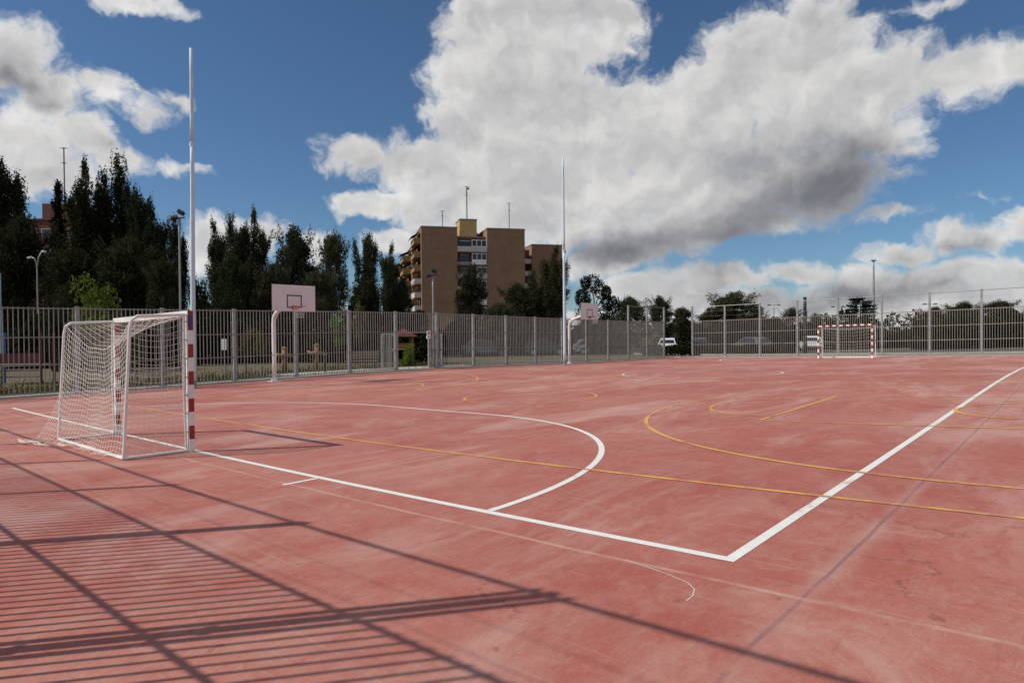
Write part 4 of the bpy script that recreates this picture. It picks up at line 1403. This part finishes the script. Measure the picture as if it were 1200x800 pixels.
# ------------------------------------------------------------------ sky with clouds
SUN_EL = radians(43.8)
TO_SUN = Vector((-.787, .616, 0)).normalized()
world = bpy.data.worlds.new('World'); scene.world = world; world.use_nodes = True
nt = world.node_tree; nt.nodes.clear(); h = N(nt, True)
world.cycles.sampling_method = 'MANUAL'; world.cycles.sample_map_resolution = 512
sky = nt.nodes.new('ShaderNodeTexSky'); sky.sky_type = 'NISHITA'; sky.sun_disc = False
sky.sun_elevation = SUN_EL; sky.sun_rotation = atan2(TO_SUN.x, TO_SUN.y)
sky.altitude = 650; sky.air_density = 1.0; sky.dust_density = .6; sky.ozone_density = 2.6


def azel(px, row):
    d = FW + RT * ((px - 600) / FPX) + Vector((0, 0, (390.8 - .009 * (px - 600) - row) / FPX))
    d.normalize()
    return atan2(d.dot(RT), d.dot(FW)), math.asin(d.z)


# cloud masses: bearing, height, half width, half height (survey units), weight
CL = [(790, 215, 70, 45), (620, 40, 115, 100), (590, 95, 92, 70), (670, 25, 100, 80), (650, -20, 110, 70), (900, 62, 85, 55), (955, 28, 60, 40), (1000, 140, 110, 70), (540, 235, 90, 50), (600, 170, 110, 80), (690, 230, 90, 80), (640, 150, 130, 95), (735, 150, 90, 75), (790, 160, 110, 75), (870, 110, 95, 62), (950, 70, 90, 70),
      (955, 150, 120, 75), (1040, 95, 100, 55), (1120, 85, 90, 42), (1190, 75, 60, 38), (880, 210, 120, 65), (985, 215, 72, 40), (760, 262, 110, 52),
      (650, 240, 120, 72), (560, 215, 95, 55), (485, 192, 80, 38), (425, 188, 52, 28), (440, 238, 60, 24), (520, 250, 70, 32), (720, 300, 75, 30), (830, 268, 60, 26),
      (10, 70, 75, 60), (60, 108, 80, 42), (128, 102, 42, 26), (20, 165, 80, 50), (60, 200, 60, 46), (115, 160, 40, 30), (183, 138, 26, 22, 0.62), (214, 116, 22, 13, 0.62), (140, 185, 40, 24, 0.62),
      (213, 205, 26, 12, 0.62), (150, 2, 90, 13, 0.5), (245, 285, 46, 36), (305, 276, 46, 26), (360, 292, 40, 22), (468, 288, 44, 20),
      (760, 340, 70, 26), (835, 330, 80, 18), (930, 318, 60, 20), (1000, 338, 100, 28), (1100, 332, 110, 32), (1060, 300, 60, 14), (1190, 322, 70, 34), (1135, 275, 66, 28), (1195, 262, 52, 26),
      (1150, 228, 56, 7, 0.42), (1040, 256, 40, 9, 0.5), (840, 365, 160, 30), (1110, 360, 160, 30), (1100, 6, 60, 14, 0.5), (600, 385, 700, 24)]
DARK = [(960, 350, 420, 50, .22), (965, 215, 150, 75, .40), (1015, 225, 70, 45, .16), (870, 268, 165, 50, .40), (740, 302, 120, 36, .42), (690, 300, 60, 40, .22), (1000, 180, 90, 40, .14), (860, 190, 120, 50, .10),
        (30, 100, 80, 34, .36), (80, 130, 60, 22, .22), (130, 175, 50, 26, .24), (1140, 292, 80, 14, .20), (680, 100, 90, 40, .14), (620, 170, 90, 30, .08),
        (1000, 350, 160, 24, .18), (1120, 300, 120, 24, .16), (1100, 110, 120, 26, .12), (470, 262, 60, 14, .10), (840, 345, 90, 14, .14), (1110, 340, 100, 20, .12), (10, 200, 60, 20, .10)]

geo = nt.nodes.new('ShaderNodeTexCoord')
Dv = geo.outputs['Generated']
dn = h.vmath('NORMALIZE', Dv)
cxn = nt.nodes.new('ShaderNodeCombineXYZ')
az = h.math('ARCTAN2', h.vmath('DOT_PRODUCT', dn, tuple(RT), 1), h.vmath('DOT_PRODUCT', dn, tuple(FW), 1))
el = h.math('ARCSINE', h.sep(dn)[2])
h.put(cxn.inputs[0], az); h.put(cxn.inputs[1], el)
AE = cxn.outputs[0]


def blobs(vec, items, weights=False):
    acc = None
    for it in items:
        (a0_, e0_), (a1_, _), (_, e1_) = azel(it[0], it[1]), azel(it[0] + it[2], it[1]), azel(it[0], it[1] - it[3])
        ra, re = max(.006, a1_ - a0_), max(.006, e1_ - e0_)
        d = h.vmath('MULTIPLY_ADD', vec, (1 / ra, 1 / re, 0))
        d.node.inputs[2].default_value = (-a0_ / ra, -e0_ / re, 0)
        ln = h.vmath('LENGTH', d, None, 1)
        if weights:
            v = h.math('MULTIPLY_ADD', ln, -1 / 1.5, 1., True)
            v = h.math('MULTIPLY', v, h.math('MULTIPLY', v, it[4] * 1.35))
            acc = v if acc is None else h.math('ADD', acc, v)
        else:
            # size-aware distance so big and small masses have similar edges
            k_ = min(1.3, .35 + (ra + re) * 4.2) * (it[4] if len(it) > 4 else 1)
            v = h.math('MULTIPLY_ADD', ln, -k_, k_)
            acc = v if acc is None else h.math('SMOOTH_MAX', acc, v, .12)
    return acc


def density(vec):
    warp = h.vmath('MULTIPLY', h.vmath('SUBTRACT', h.noise(vec, 9., 4, .6, 0, True), (.5, .5, .5)), (.085, .06, 0))
    v2 = h.vmath('ADD', vec, warp)
    b = blobs(v2, CL)
    a_, e_, _ = h.sep(vec)
    rest = h.math('MAXIMUM', h.mapr(h.math('ABSOLUTE', a_), .84, 1.2, -1.2, .12), h.mapr(e_, .60, .85, -1.2, .05))
    b = h.math('SMOOTH_MAX', b, rest, .1)
    n1 = h.noise(h.vmath('MULTIPLY', v2, (1, 1.25, 1)), 8.5, 5, .55)
    nd = h.noise(h.vmath('MULTIPLY', v2, (1, 1.25, 1)), 8.5, 8, .64)
    n2 = h.noise(v2, 30., 6, .65)
    return (h.math('ADD', h.math('ADD', h.math('MINIMUM', b, .8), h.math('MULTIPLY', h.math('SUBTRACT', nd, .5), 1.15)),
                   h.math('MULTIPLY', h.math('SUBTRACT', n2, .5), .46)), v2, n1)


D1_, v2_, n1_ = density(AE)
n1s = h.noise(h.vmath('MULTIPLY', h.vmath('ADD', v2_, (-.020, .026, 0)), (1, 1.25, 1)), 8.5, 5, .55)
n3 = h.noise(v2_, 15., 5, .55); n3s = h.noise(h.vmath('ADD', v2_, (-.010, .013, 0)), 15., 5, .55)
wv = h.vmath('ADD', AE, h.vmath('MULTIPLY', h.vmath('SUBTRACT', h.noise(AE, 12., 4, .6, 0, True), (.5, .5, .5)), (.10, .07, 0)))
mask = h.math('MULTIPLY', h.mapr(D1_, -.06, .38, 0, 1, True), h.mapr(n3, .2, .5, .90, 1))
light = h.math('ADD', .83, h.math('MULTIPLY', h.math('SUBTRACT', n1_, n1s), .42))
light = h.math('ADD', light, h.math('MULTIPLY', h.math('SUBTRACT', n3, n3s), .22))
light = h.math('ADD', light, h.mapr(D1_, .05, .55, .10, -.05, True))
dk = h.mapr(blobs(wv, DARK, True), 0, .60, 0, .44, True)
light = h.math('SUBTRACT', light, h.math('MULTIPLY', dk, h.mapr(n1_, .3, .7, .9, 1.1)))
light = h.math('MAXIMUM', light, .25)
light = h.math('MINIMUM', light, 1.05)
ccol = h.ramp(light, [(.25, (.165, .17, .195)), (.5, (.36, .36, .38)), (.75, (.64, .635, .635)), (1., (.98, .97, .95))])
CLOUD_GAIN, SKY_GAIN = .72, .058
cs = nt.nodes.new('ShaderNodeBackground'); h.put(cs.inputs[0], ccol); cs.inputs[1].default_value = CLOUD_GAIN
sb = nt.nodes.new('ShaderNodeBackground'); h.put(sb.inputs[0], h.mix(1., sky.outputs[0], (.74, .96, 1.12), 'MULTIPLY')); sb.inputs[1].default_value = SKY_GAIN
mx = nt.nodes.new('ShaderNodeMixShader'); nt.links.new(mask, mx.inputs[0]); nt.links.new(sb.outputs[0], mx.inputs[1]); nt.links.new(cs.outputs[0], mx.inputs[2])
wo = nt.nodes.new('ShaderNodeOutputWorld'); nt.links.new(mx.outputs[0], wo.inputs[0])

# ------------------------------------------------------------------ sun
sd = bpy.data.lights.new('sun', 'SUN'); sd.energy = 3.1; sd.angle = radians(.53); sd.color = (1., .94, .85)
so = bpy.data.objects.new('sun', sd); COL.objects.link(so)
down = -(TO_SUN * cos(SUN_EL) + Vector((0, 0, sin(SUN_EL))))
so.rotation_euler = down.to_track_quat('-Z', 'Y').to_euler(); so.location = (0, 0, 40)

# ------------------------------------------------------------------ camera
cd = bpy.data.cameras.new('camera'); co = bpy.data.objects.new('camera', cd); COL.objects.link(co)
cd.sensor_fit = 'HORIZONTAL'; cd.sensor_width = 36; cd.lens = FPX / 1200 * 36
cd.clip_start = .05; cd.clip_end = 8000
fwd = FW * cos(PITCH) + Vector((0, 0, -sin(PITCH)))
upv = FW * sin(PITCH) + Vector((0, 0, cos(PITCH)))
r_ = RT * cos(ROLL) + upv * sin(ROLL)
u_ = -RT * sin(ROLL) + upv * cos(ROLL)
mtx = Matrix((r_, u_, -fwd)).transposed().to_4x4(); mtx.translation = CAM
co.matrix_world = mtx
scene.camera = co

scene.render.engine = 'CYCLES'
scene.view_settings.view_transform = 'Standard'
scene.view_settings.look = 'None'
scene.view_settings.exposure = 0.28
scene.view_settings.gamma = 1.0
